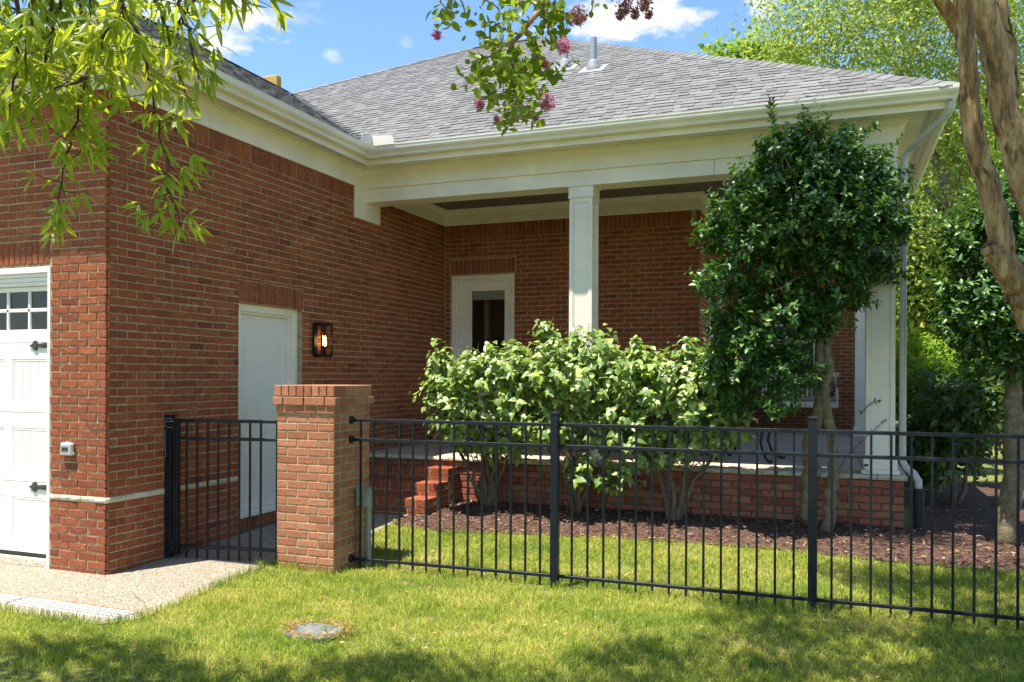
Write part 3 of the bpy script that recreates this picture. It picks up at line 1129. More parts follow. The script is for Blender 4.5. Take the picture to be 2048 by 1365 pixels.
mb.sweep([(.002, 3.848), (.016, 3.848), (.02, 3.86), (.02, 4.0), (.032, 4.01), (.036, 4.03), (.06, 4.05), (.066, 4.078), (.002, 4.078)], INNER, closed=True)
mb.build('porch_moulding', M_WHITE, house)


def column(x0, y0, w=0.268, z0=ZF, z1=3.752):
    c = bpy.data.objects.new('column', None)
    c.location = Vector((x0 + w / 2, y0 + w / 2, z0)) - wloc(house)
    put(c, house)
    m = MB()
    t = .045
    x1, y1 = x0 + w, y0 + w
    m.box(x0 + .012, x1 - .012, y0 + .012, y1 - .012, z0 + .16, z1 - .13)   # recessed panels
    for (ax, ay) in ((x0, y0), (x1 - t, y0), (x0, y1 - t), (x1 - t, y1 - t)):
        m.bevbox(ax, ax + t, ay, ay + t, z0 + .16, z1 - .13, .003)
    for za, zb in ((z0 + .16, z0 + .24), (z1 - .19, z1 - .13)):
        m.bevbox(x0 + t, x1 - t, y0 + .002, y1 - .002, za, zb, .002)
        m.bevbox(x0 + .002, x1 - .002, y0 + t, y1 - t, za, zb, .002)
    # bead moulding round each recess
    for s in (x0 + t, x1 - t - .012):
        m.bevbox(s, s + .012, y0 + .005, y1 - .005, z0 + .24, z1 - .19, .003)
    for s in (y0 + t, y1 - t - .012):
        m.bevbox(x0 + .005, x1 - .005, s, s + .012, z0 + .24, z1 - .19, .003)
    m.build('shaft', M_WHITE, c)
    m = MB()
    m.bevbox(x0 - .022, x1 + .022, y0 - .022, y1 + .022, z0 + .045, z0 + .162, .006)
    m.bevbox(x0 - .042, x1 + .042, y0 - .042, y1 + .042, z0, z0 + .046, .006)
    m.build('base', M_WHITE, c)
    m = MB()
    m.bevbox(x0 - .008, x1 + .008, y0 - .008, y1 + .008, z1 - .118, z1 - .012, .003)
    m.bevbox(x0 - .016, x1 + .016, y0 - .016, y1 + .016, z1 - .137, z1 - .117, .005)
    m.bevbox(x0 - .022, x1 + .022, y0 - .022, y1 + .022, z1 - .013, z1 - .001, .003)
    m.build('cap', M_WHITE, c)
    return c


column(-2.818, YBEAM)
column(0.262, YBEAM)
column(0.262, 14.75)

# downspout at the porch corner: outlet, slanted run under the soffit, drop along the column, shoe
mb = MB()
dsx, dsy = 0.60, 9.12


def rect_tube(m, pts, w, h):
    """Flattened round downspout."""
    m.tube(pts, [w] * len(pts), 10)


path = [Vector((0.97, 8.70, 4.17)), Vector((0.965, 8.72, 4.10)), Vector((0.93, 8.77, 4.045)), Vector((0.88, 8.82, 4.01)), Vector((0.72, 9.00, 3.895)), Vector((0.65, 9.08, 3.85)), Vector((0.615, 9.115, 3.80)), Vector((dsx, dsy, 3.72)), Vector((dsx, dsy, 3.3)), Vector((dsx, dsy, 2.0)), Vector((dsx, dsy, 1.0)), Vector((dsx, dsy - .0, .80)), Vector((dsx + .03, dsy - .02, .74)), Vector((dsx + .10, dsy - .06, .685)), Vector((dsx + .135, dsy - .08, .62)), Vector((dsx + .14, dsy - .085, .42))]
rect_tube(mb, path, .033, .033)
dp = mb.build('downspout', M_PIPE, house, smooth=True)
mb = MB()
for q in (3, 4, 8, 9):
    a, b = path[q], path[q] + (path[q + 1] - path[q]).normalized() * .03
    MB().tube([a, b], .036, 12).build('band', M_PIPE, dp)
for q in np.linspace(0, 1, 8):
    p = path[12].lerp(path[14], q)
    mb.tube([p, p + Vector((.004, -.002, -.006))], .037, 10)
tag(mb.build('elbow_ribs', M_PIPE, dp), kind='stuff')

# ------------------------------------------------------------------ roofs
E0 = Vector((0.98, 8.68, 4.312))
V0 = Vector((-5.16, 8.68, 4.312))
APEX = Vector((-5.18, 14.84, 7.912))
RL = Vector((-6.5, 14.84, 7.912))
K4 = 4.02
V4 = Vector((-5.16 - K4, 8.68 + K4, 4.312 + K4 * PITCH))
mb = MB()
mb.add([V0, E0, APEX, RL, V4], [(0, 1, 2, 3, 4)])
mb.add([E0, (0.98, 21.0, 4.312), APEX], [(0, 1, 2)])
mb.add([APEX, (0.98, 21.0, 4.312), (-12.6, 21.0, 4.312), RL], [(0, 1, 2, 3)])
mb.add([RL, (-12.6, 21.0, 4.312), V4], [(0, 1, 2)])
roof = mb.build('roof', M_DECK, house)
RF = Vector((-5.16 - K4, 4.77 + K4, 4.312 + K4 * PITCH))
mb = MB()
mb.add([(-5.16, 4.77, 4.312), V0, V4, RF], [(0, 1, 2, 3)])
mb.add([(-13.08, 4.77, 4.312), (-5.16, 4.77, 4.312), RF], [(0, 1, 2)])
mb.add([(-13.08, 4.77, 4.312), RF, V4, (-13.08, 12.7, 4.312)], [(0, 1, 2, 3)])
groof = mb.build('roof', M_DECK, house)


def shingles(parent, frame, rows, xl, xr, limit, expo=0.142):
    """frame: origin, along, upslope (unit), normal. xl/xr give the row's ends as functions of the plan distance k."""
    O, A, S, N = frame
    cosp = 1 / math.sqrt(1 + PITCH * PITCH)
    items = []
    R = random.Random(5)
    for r in range(rows):
        s = r * expo - 0.03
        k = max(0, s * cosp)
        a0, a1 = xl(k), xr(k)
        u = a0 - R.random() * .2
        thick = R.random() < .5
        while u < a1:
            w = R.choice((.09, .11, .14, .17, .2, .24)) * R.uniform(.9, 1.1)
            a, b = max(u, a0), min(u + w, a1)
            if b - a > .03:
                items.append((a, b - .004, s, .0085 if thick else .0035))
            u += w
            thick = not thick if R.random() < .85 else thick
    cen = np.array([O + A * ((a + b) / 2) + S * s for (a, b, s, t) in items])
    px, py, dd = seen(cen)
    area = np.array([b - a for (a, b, s, t) in items]) / dd ** 2
    area = np.where((px > 0) & (px < 1850) & (py > 0) & (py < 1365), area, 0)
    solo = set(int(i) for i in np.argsort(-area)[:limit] if area[i] > 0)

    def geo(a, b, s, t, j):
        e = expo + .035
        # (along, upslope, height)
        return [(a, s + j, t + .004), (b, s + j, t + .004), (b, s + e, .0015), (a, s + e, .0015), (a, s + j, .0008), (b, s + j, .0008), (b, s + e, 0), (a, s + e, 0)]
    F = [(0, 1, 2, 3), (4, 7, 6, 5), (0, 4, 5, 1), (1, 5, 6, 2), (2, 6, 7, 3), (3, 7, 4, 0)]
    rest = MB()
    cache = {}
    for i, (a, b, s, t) in enumerate(items):
        j = R.uniform(-.002, .002)
        if i in solo:
            key = (round((b - a) / .02), t)
            if key not in cache:
                hw = (b - a) / 2
                g = geo(-hw, hw, 0, t, 0)
                me = bpy.data.meshes.new('shingle')
                me.from_pydata(g, [], F)
                me.materials.append(M_SHINGLE)
                cache[key] = (me, hw)
            me, hw = cache[key]
            M3 = Matrix((A * ((b - a) / 2 / hw), S, N)).transposed()
            inst('shingle', me, parent, O + A * ((a + b) / 2) + S * (s + j), M3)
        else:
            rest.add([O + A * p[0] + S * p[1] + N * p[2] for p in geo(a, b, s, t, j)], F, R.random())
    tag(rest.build('shingles', M_SHINGLE, parent, rnd=True), kind='stuff')


cp = 1 / math.sqrt(1 + PITCH * PITCH)
S1 = Vector((0, cp, cp * PITCH))
N1 = Vector((0, -cp * PITCH, cp))
shingles(roof, (Vector((0, 8.68, 4.312)), Vector((1, 0, 0)), S1, N1), 51,
         lambda k: -5.16 - k + .02 if k < K4 else -5.16 - K4 + (k - K4) * (RL.x - V4.x) / (6.16 - K4), lambda k: 0.98 - k, 300)
S2 = Vector((-cp, 0, cp * PITCH))
N2 = Vector((cp * PITCH, 0, cp))
shingles(groof, (Vector((-5.16, 0, 4.312)), Vector((0, 1, 0)), S2, N2), 33, lambda k: 4.77 + k, lambda k: 8.68 + k - .02, 0)


def ridge_caps(parent, a, b, side, step=.145, n_max=90):
    """Cap shingles folded over a hip or ridge from a up to b."""
    a, b = Vector(a), Vector(b)
    d = (b - a).normalized()
    n = min(n_max, int((b - a).length / step))
    t = side.normalized()
    up = t.cross(d).normalized()
    if up.z < 0:
        up = -up
    fall = .10
    g = []
    for (al, lift) in ((-.02, .016), (step + .05, .006)):
        for (s, q) in ((-.13, -fall * .62), (0, 0), (.13, -fall * .62)):
            g.append((s, al, q + lift))
            g.append((s, al, q + lift - .006))
    f = [(0, 2, 8, 6), (2, 4, 10, 8), (1, 7, 9, 3), (3, 9, 11, 5), (0, 1, 3, 2), (2, 3, 5, 4), (6, 8, 9, 7), (8, 10, 11, 9), (0, 6, 7, 1), (4, 5, 11, 10)]
    me = bpy.data.meshes.new('ridge_cap')
    me.from_pydata(g, [], f)
    me.materials.append(M_SHINGLE)
    M3 = Matrix((t, d, up)).transposed()
    for i in range(n):
        inst('ridge_cap', me, parent, a + d * (i * step) + up * .012, M3)


hipd = (APEX - E0).normalized()
ridge_caps(roof, E0, APEX, hipd.cross(Vector((0, 0, 1))))
ridge_caps(roof, APEX, RL, Vector((0, 1, 0)))
hl = (RL - V4).normalized()
ridge_caps(roof, V4, RL, hl.cross(Vector((0, 0, 1))))
ridge_caps(groof, RF, V4, Vector((1, 0, 0)))
mb = MB()
mb.bevbox(-9.62, -9.07, V4.y - .55, V4.y - .42, V4.z - .25, V4.z + .16, .01)
mb.build('ridge_board', M_YELLOW, groof)


def vent(px_x, y, height, r=.045):
    z = min(4.312 + PITCH * (y - 8.68), 7.912 - PITCH * (y - 14.84))
    m = MB()
    m.lathe([(r, -.05), (r, height), (r * .82, height), (r * .82, height - .1)], (px_x, y, z), 16)
    v = m.build('vent_pipe', M_VENT, roof, smooth=False)
    m = MB()
    m.lathe([(.105, -.05), (.1, .01), (.075, .10), (.066, .115), (.052, .125), (r + .001, .13)], (px_x, y, z), 18)
    m.add([(px_x - .18, y - .2, z - .2 * PITCH + .014), (px_x + .18, y - .2, z - .2 * PITCH + .014), (px_x + .18, y + .16, z + .16 * PITCH + .014), (px_x - .18, y + .16, z + .16 * PITCH + .014)], [(0, 1, 2, 3)])
    m.build('boot', M_BOOT, v)


vent(-3.208, 11.44, .44)
vent(-3.732, 11.775, .42)
vent(-6.28, 15.5, .90)

# ------------------------------------------------------------------ garage door (overhead, part of the house)
gx0, gx1 = GD[0], GD[1]
gd = bpy.data.objects.new('garage_door', None)
gd.location = Vector(((gx0 + gx1) / 2, YW1 + .1, 0)) - wloc(house)
put(gd, house)
mb = MB()
mb.bevbox(gx1 - .035, gx1 - .001, YW1 - .004, YW1 + .12, 0.0, 2.519, .003)
mb.bevbox(gx0 + .001, gx0 + .035, YW1 - .004, YW1 + .12, 0.0, 2.519, .003)
mb.bevbox(gx0 + .036, gx1 - .036, YW1 - .004, YW1 + .12, 2.467, 2.518, .003)
for (z0, z1, o) in ((2.435, 2.466, .014), (2.40, 2.434, .024), (2.365, 2.399, .034)):
    mb.bevbox(gx0 + .036, gx1 - .036, YW1 + o, YW1 + .12, z0, z1, .003)
mb.build('frame', M_DOOR, gd)
dx0, dx1 = gx0 + .036, gx1 - .037
yd = YW1 + .06
mb = MB()
# window section
lites = []
pw = .225
mb.bevbox(dx0, dx1, yd, yd + .04, 2.322, 2.362, .004)
mb.bevbox(dx0, dx1, yd, yd + .04, 1.885, 1.998, .004)
x = dx1 - .05
mb.bevbox(dx1 - .05, dx1, yd, yd + .04, 1.998, 2.322, .004)
k = 0
while x - pw > dx0:
    lites.append((x - pw, x))
    x -= pw + .028
    mb.bevbox(x, x + .028, yd + .004, yd + .04, 1.998, 2.322, .004)
mb.bevbox(dx0, dx1, yd + .004, yd + .04, 2.148, 2.178, .004)
mb.build('door_window', M_DOOR, gd)
for (a, b) in lites[:8]:
    for (c, d) in ((2.0, 2.148), (2.178, 2.322)):
        m = MB()
        m.box(a, b, yd + .02, yd + .024, c, d)
        m.build('pane', M_GLASS, gd)
mb = MB()
mb.box(dx0, dx1, yd + .35, yd + .37, 0.1, 2.45)
mb.build('garage_interior', M_DARK, gd)


def ribbed_section(z0, z1, zp0, zp1):
    m = MB()
    m.bevbox(dx0, dx1, yd + .007, yd + .045, z0 + .0008, z1 - .0008, .001)
    # stiles and rails proud of the recessed boards
    m.bevbox(dx0, dx1, yd, yd + .013, z0 + .0015, zp0, .002)
    m.bevbox(dx0, dx1, yd, yd + .013, zp1, z1 - .0015, .002)
    right = dx1
    first = True
    while right > dx0:
        pr = right - (.07 if first else .10)
        pl = pr - .41
        m.bevbox(pr, right + .001, yd, yd + .013, zp0, zp1, .003)
        first = False
        # bead round the panel
        m.bevbox(pl, pl + .022, yd + .0015, yd + .013, zp0, zp1, .005)
        m.bevbox(pl + .022, pr, yd + .0015, yd + .013, zp0, zp0 + .022, .005)
        m.bevbox(pl + .022, pr, yd + .0015, yd + .013, zp1 - .022, zp1, .005)
        n = 4
        bw = (pr - pl - .022) / n
        for q in range(n):
            xa = pl + .022 + q * bw
            m.bevbox(xa + .0015, xa + bw - .0015, yd + .0035, yd + .012, zp0 + .022, zp1 - .022, .0015)
        right = pl
        if len(m.f) > 2600:
            break
    return m.build('panel', M_DOOR, gd)


ribbed_section(1.292, 1.884, 1.395, 1.745)
ribbed_section(0.702, 1.290, 0.80, 1.158)
ribbed_section(0.100, 0.700, 0.205, 0.568)
mb = MB()
mb.bevbox(dx0, dx1, yd - .0, yd + .05, 0.068, 0.098, .004)
mb.build('bottom_seal', M_DARK, gd)
mb = MB()
mb.bevbox(gx0 + .036, gx1 - .036, YW1 + .01, YW1 + .14, 0.004, 0.064, .004)
mb.build('sill', M_STONE, gd)
for zc in (1.861, 0.665):
    m = MB()
    x1 = dx1 - .002
    y = yd - .012
    pr = [(x1, zc - .026), (x1, zc + .026), (x1 - .175, zc + .016), (x1 - .180, zc + .034), (x1 - .198, zc + .044), (x1 - .218, zc + .032), (x1 - .23, zc + .012), (x1 - .264, zc + .002), (x1 - .264, zc - .002), (x1 - .23, zc - .012), (x1 - .218, zc - .032), (x1 - .198, zc - .044), (x1 - .180, zc - .034), (x1 - .175, zc - .016)]
    n = len(pr)
    m.add([(p[0], y, p[1]) for p in pr] + [(p[0], yd + .0, p[1]) for p in pr], [tuple(range(n)), tuple(reversed(range(n, 2 * n)))] + [(i, n + i, n + (i + 1) % n, (i + 1) % n) for i in range(n)])
    for xx in (x1 - .10, x1 - .19):
        m.bevbox(xx, xx + .016, y - .006, y + .002, zc - .008, zc + .008, .003)
    m.build('hinge', M_HINGE, gd)

# side door of the garage (two arched-top boards over lower panels)
sd = bpy.data.objects.new('side_door', None)
sd.location = Vector((XW - .08, (SD[0] + SD[1]) / 2, .2)) - wloc(house)
put(sd, house)
fy0, fy1, ft = SD[0] + .003, SD[1] - .003, SD[3] - .002
mb = MB()
xf0, xf1 = XW - .17, XW - .055
mb.bevbox(xf0, xf1, fy0, fy0 + .10, .205, ft, .004)
mb.bevbox(xf0, xf1, fy1 - .10, fy1, .205, ft, .004)
mb.bevbox(xf0, xf1, fy0 + .10, fy1 - .10, ft - .075, ft, .004)
mb.bevbox(xf0 + .01, xf1 - .03, fy1 - .125, fy1 - .10, .205, ft - .075, .004)
mb.bevbox(xf0 + .01, xf1 - .03, fy0 + .10, fy0 + .125, .205, ft - .075, .004)
mb.bevbox(xf0 + .01, xf1 - .03, fy0 + .125, fy1 - .125, ft - .10, ft - .075, .004)
mb.build('frame', M_WHITE, sd)
mb = MB()
xa, xb = XW - .15, XW - .118
y0, y1 = fy0 + .127, fy1 - .127
mb.bevbox(xa, xb, y0, y1, .25, ft - .102, .003)
ym = (y0 + y1) / 2
for (ya, yb) in ((y0 + .11, ym - .055), (ym + .055, y1 - .11)):
    for (za, zb, arch) in ((.40, .62, 0), (.74, 1.13, 0), (1.26, 2.02, 1)):
        zb2 = zb
        mb.bevbox(xb - .001, xb + .005, ya, yb, za, za + .018, .004)
        mb.bevbox(xb - .001, xb + .005, ya, ya + .018, za + .018, zb2, .004)
        mb.bevbox(xb - .001, xb + .005, yb - .018, yb, za + .018, zb2, .004)
        if not arch:
            mb.bevbox(xb - .001, xb + .005, ya + .018, yb - .018, zb2 - .018, zb2, .004)
        mb.bevbox(xb - .001, xb + .0035, ya + .05, yb - .05, za + .05, zb2 - .04, .003)
mb.build('door_leaf', M_DOOR, sd)
mb = MB()
mb.bevbox(XW - .17, XW + .012, SD[0] + .002, SD[1] - .002, .202, .246, .004)
mb.build('sill', M_WHITE, sd)

# glazed porch door
pdn = bpy.data.objects.new('porch_door', None)
pdn.location = Vector(((PD[0] + PD[1]) / 2, YP + .05, ZF)) - wloc(house)
put(pdn, house)
a0, a1, at_ = PD[0] + .002, PD[1] - .002, PD[3] - .002
mb = MB()
yf = YP + .012
mb.bevbox(a0, a0 + .055, yf, yf + .16, ZF, at_, .005)
mb.bevbox(a1 - .055, a1, yf, yf + .16, ZF, at_, .005)
mb.bevbox(a0 + .055, a1 - .055, yf, yf + .16, at_ - .055, at_, .005)
mb.bevbox(a0 + .055, a0 + .085, yf + .03, yf + .16, ZF, at_ - .055, .005)
mb.bevbox(a1 - .085, a1 - .055, yf + .03, yf + .16, ZF, at_ - .055, .005)
mb.bevbox(a0 + .085, a1 - .085, yf + .03, yf + .16, at_ - .085, at_ - .055, .005)
mb.build('frame', M_WHITE, pdn)
gx_0, gx_1, gz_0, gz_1 = -5.073, -4.529, 1.62, 2.885
mb = MB()
b0, b1 = a0 + .086, a1 - .086
yl = yf + .06
mb.bevbox(b0, gx_0, yl, yl + .045, ZF + .02, at_ - .086, .003)
mb.bevbox(gx_1, b1, yl, yl + .045, ZF + .02, at_ - .086, .003)
mb.bevbox(gx_0, gx_1, yl, yl + .045, gz_1, at_ - .086, .003)
mb.bevbox(gx_0, gx_1, yl, yl + .045, ZF + .02, gz_0, .003)
for (xa, xb, za, zb) in ((gx_0 - .03, gx_0 + .012, gz_0 - .03, gz_1 + .03), (gx_1 - .012, gx_1 + .03, gz_0 - .03, gz_1 + .03), (gx_0 + .012, gx_1 - .012, gz_1 - .012, gz_1 + .03), (gx_0 + .012, gx_1 - .012, gz_0 - .03, gz_0 + .012)):
    mb.bevbox(xa, xb, yl - .009, yl + .002, za, zb, .006)
mb.build('door_leaf', M_WHITE, pdn)
mb = MB()
mb.box(gx_0, gx_1, yl + .02, yl + .026, gz_0, gz_1)
mb.build('pane', M_GLASS, pdn)
mb = MB()
for q in range(7):
    z = 2.875 - q * .019
    mb.bevbox(gx_0 + .012, gx_1 - .012, yl + .030, yl + .042, z - .018, z, .005)
mb.build('blind', M_BLIND, pdn)
mb = MB()
mb.box(-5.4, -4.3, YP + 1.6, YP + 1.62, ZF, 3.2)
mb.box(-5.42, -5.4, YP + .18, YP + 1.6, ZF, 3.2)
mb.box(-4.3, -4.28, YP + .18, YP + 1.6, ZF, 3.2)
mb.box(-5.4, -4.3, YP + .18, YP + 1.6, 3.2, 3.22)
mb.build('interior', M_ROOM, pdn)
mb = MB()
mb.bevbox(-5.05, -4.98, YP + .5, YP + .6, ZF, 3.1, .004)
mb.bevbox(-4.74, -4.5, YP + .9, YP + .95, ZF, 3.1, .004)
mb.build('interior_trim', M_ROOMTAN, pdn)
mb = MB()
mb.bevbox(-4.508, -4.478, yl - .014, yl, 1.66, 1.92, .006)
mb.tube([(-4.493, yl - .012, 1.80), (-4.493, yl - .055, 1.80), (-4.56, yl - .058, 1.80)], .011, 8)
mb.build('handle', M_IRON, pdn)

# ------------------------------------------------------------------ porch floor, base wall, coping, steps
SLABF = 9.0
mb = MB()
mb.box(XW - .05, 0.60, SLABF + .10, YR + .05, ZF - .12, ZF - .0015)
porch = mb.build('porch_floor', M_FLOOR, house)
band_stones(porch, (0, SLABF), (1, 0), (0, -1), XW + .01, 0.64, ZF - .05, ZF, [0.62, 0.5, 0.7, 0.45, 0.58], proud=.02, deep=.13, rough=.007)
band_stones(porch, (0.62, 0), (0, 1), (1, 0), SLABF + .02, 13.4, ZF - .05, ZF, [0.62, 0.5, 0.7], proud=.02, deep=.12, rough=.007)
mb = MB()
mb.box(XW - .02, 0.59, SLABF + .028, SLABF + .2, -.1, ZF - .055)
mb.box(0.40, 0.59, SLABF + .2, YR, -.1, ZF - .055)
base = mb.build('foundation_wall', M_JOINT, house)
BP = 0.0765
rects = bond(-4.3, 0.612, ZF - .052 - 8 * BP, ZF - .052, pitch=BP, unit=.205, joint=.013, shift=.612)
rects += bond(XW + .02, -4.32, ZF - .052 - 2 * BP, ZF - .052, pitch=BP, unit=.205, joint=.012, shift=.612)
lay_bricks(base, (0, SLABF + .02), (1, 0), (0, -1), rects, M_BASEB, BT_OLD, 300)
rects = bond(SLABF + .025, 12.4, ZF - .052 - 8 * BP, ZF - .052, pitch=BP, unit=.205, joint=.012, shift=9.1)
lay_bricks(base, (0.602, 0), (0, 1), (1, 0), rects, M_BASEB, BT_OLD, 0)
mb = MB()
STEP_TOPS = (.556, .418, .28)
TREAD = .29
st_x0, st_x1 = XW + .012, -4.14
for i, zt in enumerate(STEP_TOPS):
    yfnt = SLABF - (i + 1) * TREAD + .02
    mb.box(st_x0, st_x1 - .006 - .002 * i, yfnt + .006, SLABF + .026 - .002 * i, -.1, zt - .006)
steps = mb.build('steps', M_MORTAR, house)


def boxbrick(parent, x0, x1, y0, y1, z0, z1, m):
    mbb = MB()
    mbb.bevbox(x0, x1, y0, y1, z0, z1, .004)
    c = ((x0 + x1) / 2, (y0 + y1) / 2, (z0 + z1) / 2)
    return mbb.build('brick', m, parent, pivot=c)


for i, zt in enumerate(STEP_TOPS):
    yfnt = SLABF - (i + 1) * TREAD + .02
    n = int((st_x1 - st_x0) / .112)
    wv = (st_x1 - st_x0) / n
    for q in range(n):   # rowlock nosing
        boxbrick(steps, st_x0 + q * wv + .005, st_x0 + (q + 1) * wv - .005, yfnt, yfnt + .195, zt - .084, zt + random.uniform(-.002, .002), M_BRICK)  # steps take the darker wall brick to stand in for shade on them
        boxbrick(steps, st_x0 + q * wv + .005, st_x0 + (q + 1) * wv - .005, yfnt + .205, yfnt + .29, zt - .05, zt - .001 + random.uniform(-.002, .002), M_BRICK)
    n2 = int((st_x1 - st_x0) / .205)
    wv = (st_x1 - st_x0) / n2
    nlow = 1 if i < 2 else 2
    for w in range(nlow):
        for q in range(n2):
            boxbrick(steps, max(st_x0, st_x0 + (q - .5 * (w % 2)) * wv + .005), st_x0 + (q + 1 - .5 * (w % 2)) * wv - .005, yfnt + .002, yfnt + .1, zt - .152 - w * .07, zt - .093 - w * .07, M_BRICK)
    zz = zt - .093
    row = 0
    while zz > .06:      # flank
        yy = yfnt + (.105 if row % 2 == 0 else .05)
        while yy < yfnt + TREAD - .03:
            ye = min(yy + .195, yfnt + TREAD + (.02 if i == 0 else 0))
            boxbrick(steps, st_x1 - .06, st_x1, yy, ye, zz - .06, zz, M_BRICK)
            yy += .205
        zz -= .0677
        row += 1

# ------------------------------------------------------------------ things on the walls
# wall lantern
lan = thing('wall_lantern', 'black rectangular glass wall lantern, lit, beside the white side door', 'wall lamp', (XW, 8.14, 1.83))
ly0, ly1, lz0, lz1, lx = 7.985, 8.20, 1.835, 2.195, XW + .135
mb = MB()
mb.bevbox(XW + .006, XW + .022, ly0 + .001, ly0 + .085, lz0 + .01, lz1 - .01, .003)
mb.build('back_plate', M_IRON, lan)
mb = MB()
t = .016
for (xx, yy) in ((XW + .022, ly0), (XW + .022, ly1 - t), (lx - t, ly0), (lx - t, ly1 - t)):
    mb.bevbox(xx, xx + t, yy, yy + t, lz0, lz1, .002)
for zz in (lz0, lz1 - .018):
    mb.bevbox(XW + .022 + t, lx - t, ly0 + .001, ly0 + t, zz, zz + .018, .002)
    mb.bevbox(XW + .022 + t, lx - t, ly1 - t, ly1 - .001, zz, zz + .018, .002)
    mb.bevbox(lx - t, lx - .001, ly0 + t, ly1 - t, zz, zz + .018, .002)
mb.bevbox(XW + .02, lx + .004, ly0 - .004, ly1 + .004, lz1, lz1 + .012, .003)
mb.bevbox(XW + .024, lx - .004, ly0 + .004, ly1 - .004, lz0 - .010, lz0, .003)
mb.build('frame', M_IRON, lan)
mb = MB()
mb.box(lx - .009, lx - .006, ly0 + t, ly1 - t, lz0 + .018, lz1 - .018)
mb.box(XW + .04, lx - t, ly1 - .009, ly1 - .006, lz0 + .018, lz1 - .018)
mb.build('glass', M_LAMPGLASS, lan)
mb = MB()
mb.lathe([(.002, -.05), (.014, -.035), (.018, 0), (.012, .045), (.001, .075)], (XW + .085, 8.07, 2.0), 10)
bulb = mb.build('bulb', M_BULB, lan, smooth=True)
mb = MB()
mb.lathe([(.002, -.05), (.013, -.035), (.016, 0), (.011, .045), (.001, .075)], (XW + .07, 8.145, 1.995), 10)
mb.build('bulb', M_BULB, lan, smooth=True)
mb = MB()
mb.tube([(XW + .07, 8.145, lz0), (XW + .07, 8.145, 1.947)], .012, 8)
mb.build('candle_socket', M_IRON, lan)
mb = MB()
mb.tube([(XW + .085, 8.07, lz0), (XW + .085, 8.07, 1.952)], .012, 8)
mb.build('candle_socket', M_IRON, lan)

# small covered box on the garage pier
kb = thing('wall_box', 'small grey plastic covered outlet box on the sunlit brick beside the garage door', 'outlet cover', (-5.88, YW1, 1.01))
mb = MB()
mb.bevbox(-5.945, -5.815, YW1 - .045, YW1 - .006, .955, 1.06, .012)
mb.build('case', M_PLASTIC, kb)
mb = MB()
mb.bevbox(-5.925, -5.845, YW1 - .0475, YW1 - .044, .985, 1.03, .001)
mb.build('window_strip', paint_mat('smoked_cover', (0.2, 0.2, 0.18), .3), kb)
for q in range(4):
    m = MB()
    m.bevbox(-5.914 + q * .016, -5.904 + q * .016, YW1 - .0495, YW1 - .047, .995, 1.02, .0008)
    m.build('digit', M_DARK, kb)
mb = MB()
mb.bevbox(-5.89, -5.87, YW1 - .03, YW1 - .01, 1.06, 1.07, .002)
mb.bevbox(-5.815, -5.806, YW1 - .03, YW1 - .012, .96, .985, .002)
mb.build('latch', M_PLASTIC, kb)

# ------------------------------------------------------------------ brick pier
pier = thing('brick_pier', 'square red brick gate pier with corbelled cap and rowlock top', 'brick pier', (-4.10, 6.16, 0))
px0, px1, py0, py1 = -4.378, -3.818, 5.88, 6.44
mb = MB()
mb.box(px0 + .0045, px1 - .0045, py0 + .0045, py1 - .0045, -.1, 1.30)
mb.box(px0 - .004, px1 + .004, py0 - .004, py1 + .004, 1.302, 1.53)
core = mb.build('core', M_MORTAR, pier)
PPI = .0685


def pier_course(z, off, o, h):
    """One course round the four sides, bricks as objects with mitre-free butt corners."""
    x0, x1, y0, y1 = px0 - o, px1 + o, py0 - o, py1 + o
    W = .0925
    segs = []

    def run(length, start):
        cuts = [0]
        c = start
        while c < length - .05:
            cuts.append(c)
            c += .203
        cuts.append(length)
        return [(cuts[i], cuts[i + 1]) for i in range(len(cuts) - 1) if cuts[i + 1] - cuts[i] > .03]
    L = x1 - x0
    for (a, b) in run(L, .203 if off else .1015):
        segs.append((x0 + a + .005, x0 + b - (.005 if b < L else 0), y0, y0 + W))
        segs.append((x0 + a + .005, x0 + b - (.005 if b < L else 0), y1 - W, y1))
    for (a, b) in run(y1 - y0 - 2 * W - .01, .1015 if off else .203):
        segs.append((x1 - W, x1 - .001, y0 + W + .01 + a, y0 + W + b))
        segs.append((x0 + .001, x0 + W, y0 + W + .01 + a, y0 + W + b))
    for (xa, xb, ya, yb) in segs:
        e = random.uniform(-.0012, .0012)
        boxbrick(pier, xa + e, xb + e, ya + e, yb + e, z + random.uniform(-.001, .001), z + h, M_PIER)


nrow = 19
for r in range(nrow):
    pier_course(1.300 - (r + 1) * PPI, r % 2, 0, PPI - .0105)
pier_course(1.305, 1, .010, .058)
pier_course(1.374, 0, .026, .064)
# rowlock cap
x0, x1, y0, y1 = px0 - .018, px1 + .012, py0 - .018, py1 + .012
n = 8
wv = (x1 - x0) / n
for q in range(n):
    boxbrick(pier, x0 + q * wv + .004, x0 + (q + 1) * wv - .004, y0, y0 + .195, 1.446, 1.536, M_PIER)
    boxbrick(pier, x0 + q * wv + .004, x0 + (q + 1) * wv - .004, y1 - .195, y1, 1.446, 1.536, M_PIER)
boxbrick(pier, x0, x0 + .19, y0 + .2, y1 - .2, 1.446, 1.536, M_PIER)
boxbrick(pier, x0 + .2, x1 - .2, y0 + .2, y1 - .2, 1.446, 1.534, M_PIER)
boxbrick(pier, x1 - .19, x1, y0 + .2, y1 - .2, 1.446, 1.536, M_PIER)

# ------------------------------------------------------------------ fence
FY = 6.14
fence = thing('metal_fence', 'black metal picket fence across the lawn to the right of the brick pier', 'fence', (-1.0, FY, 0))


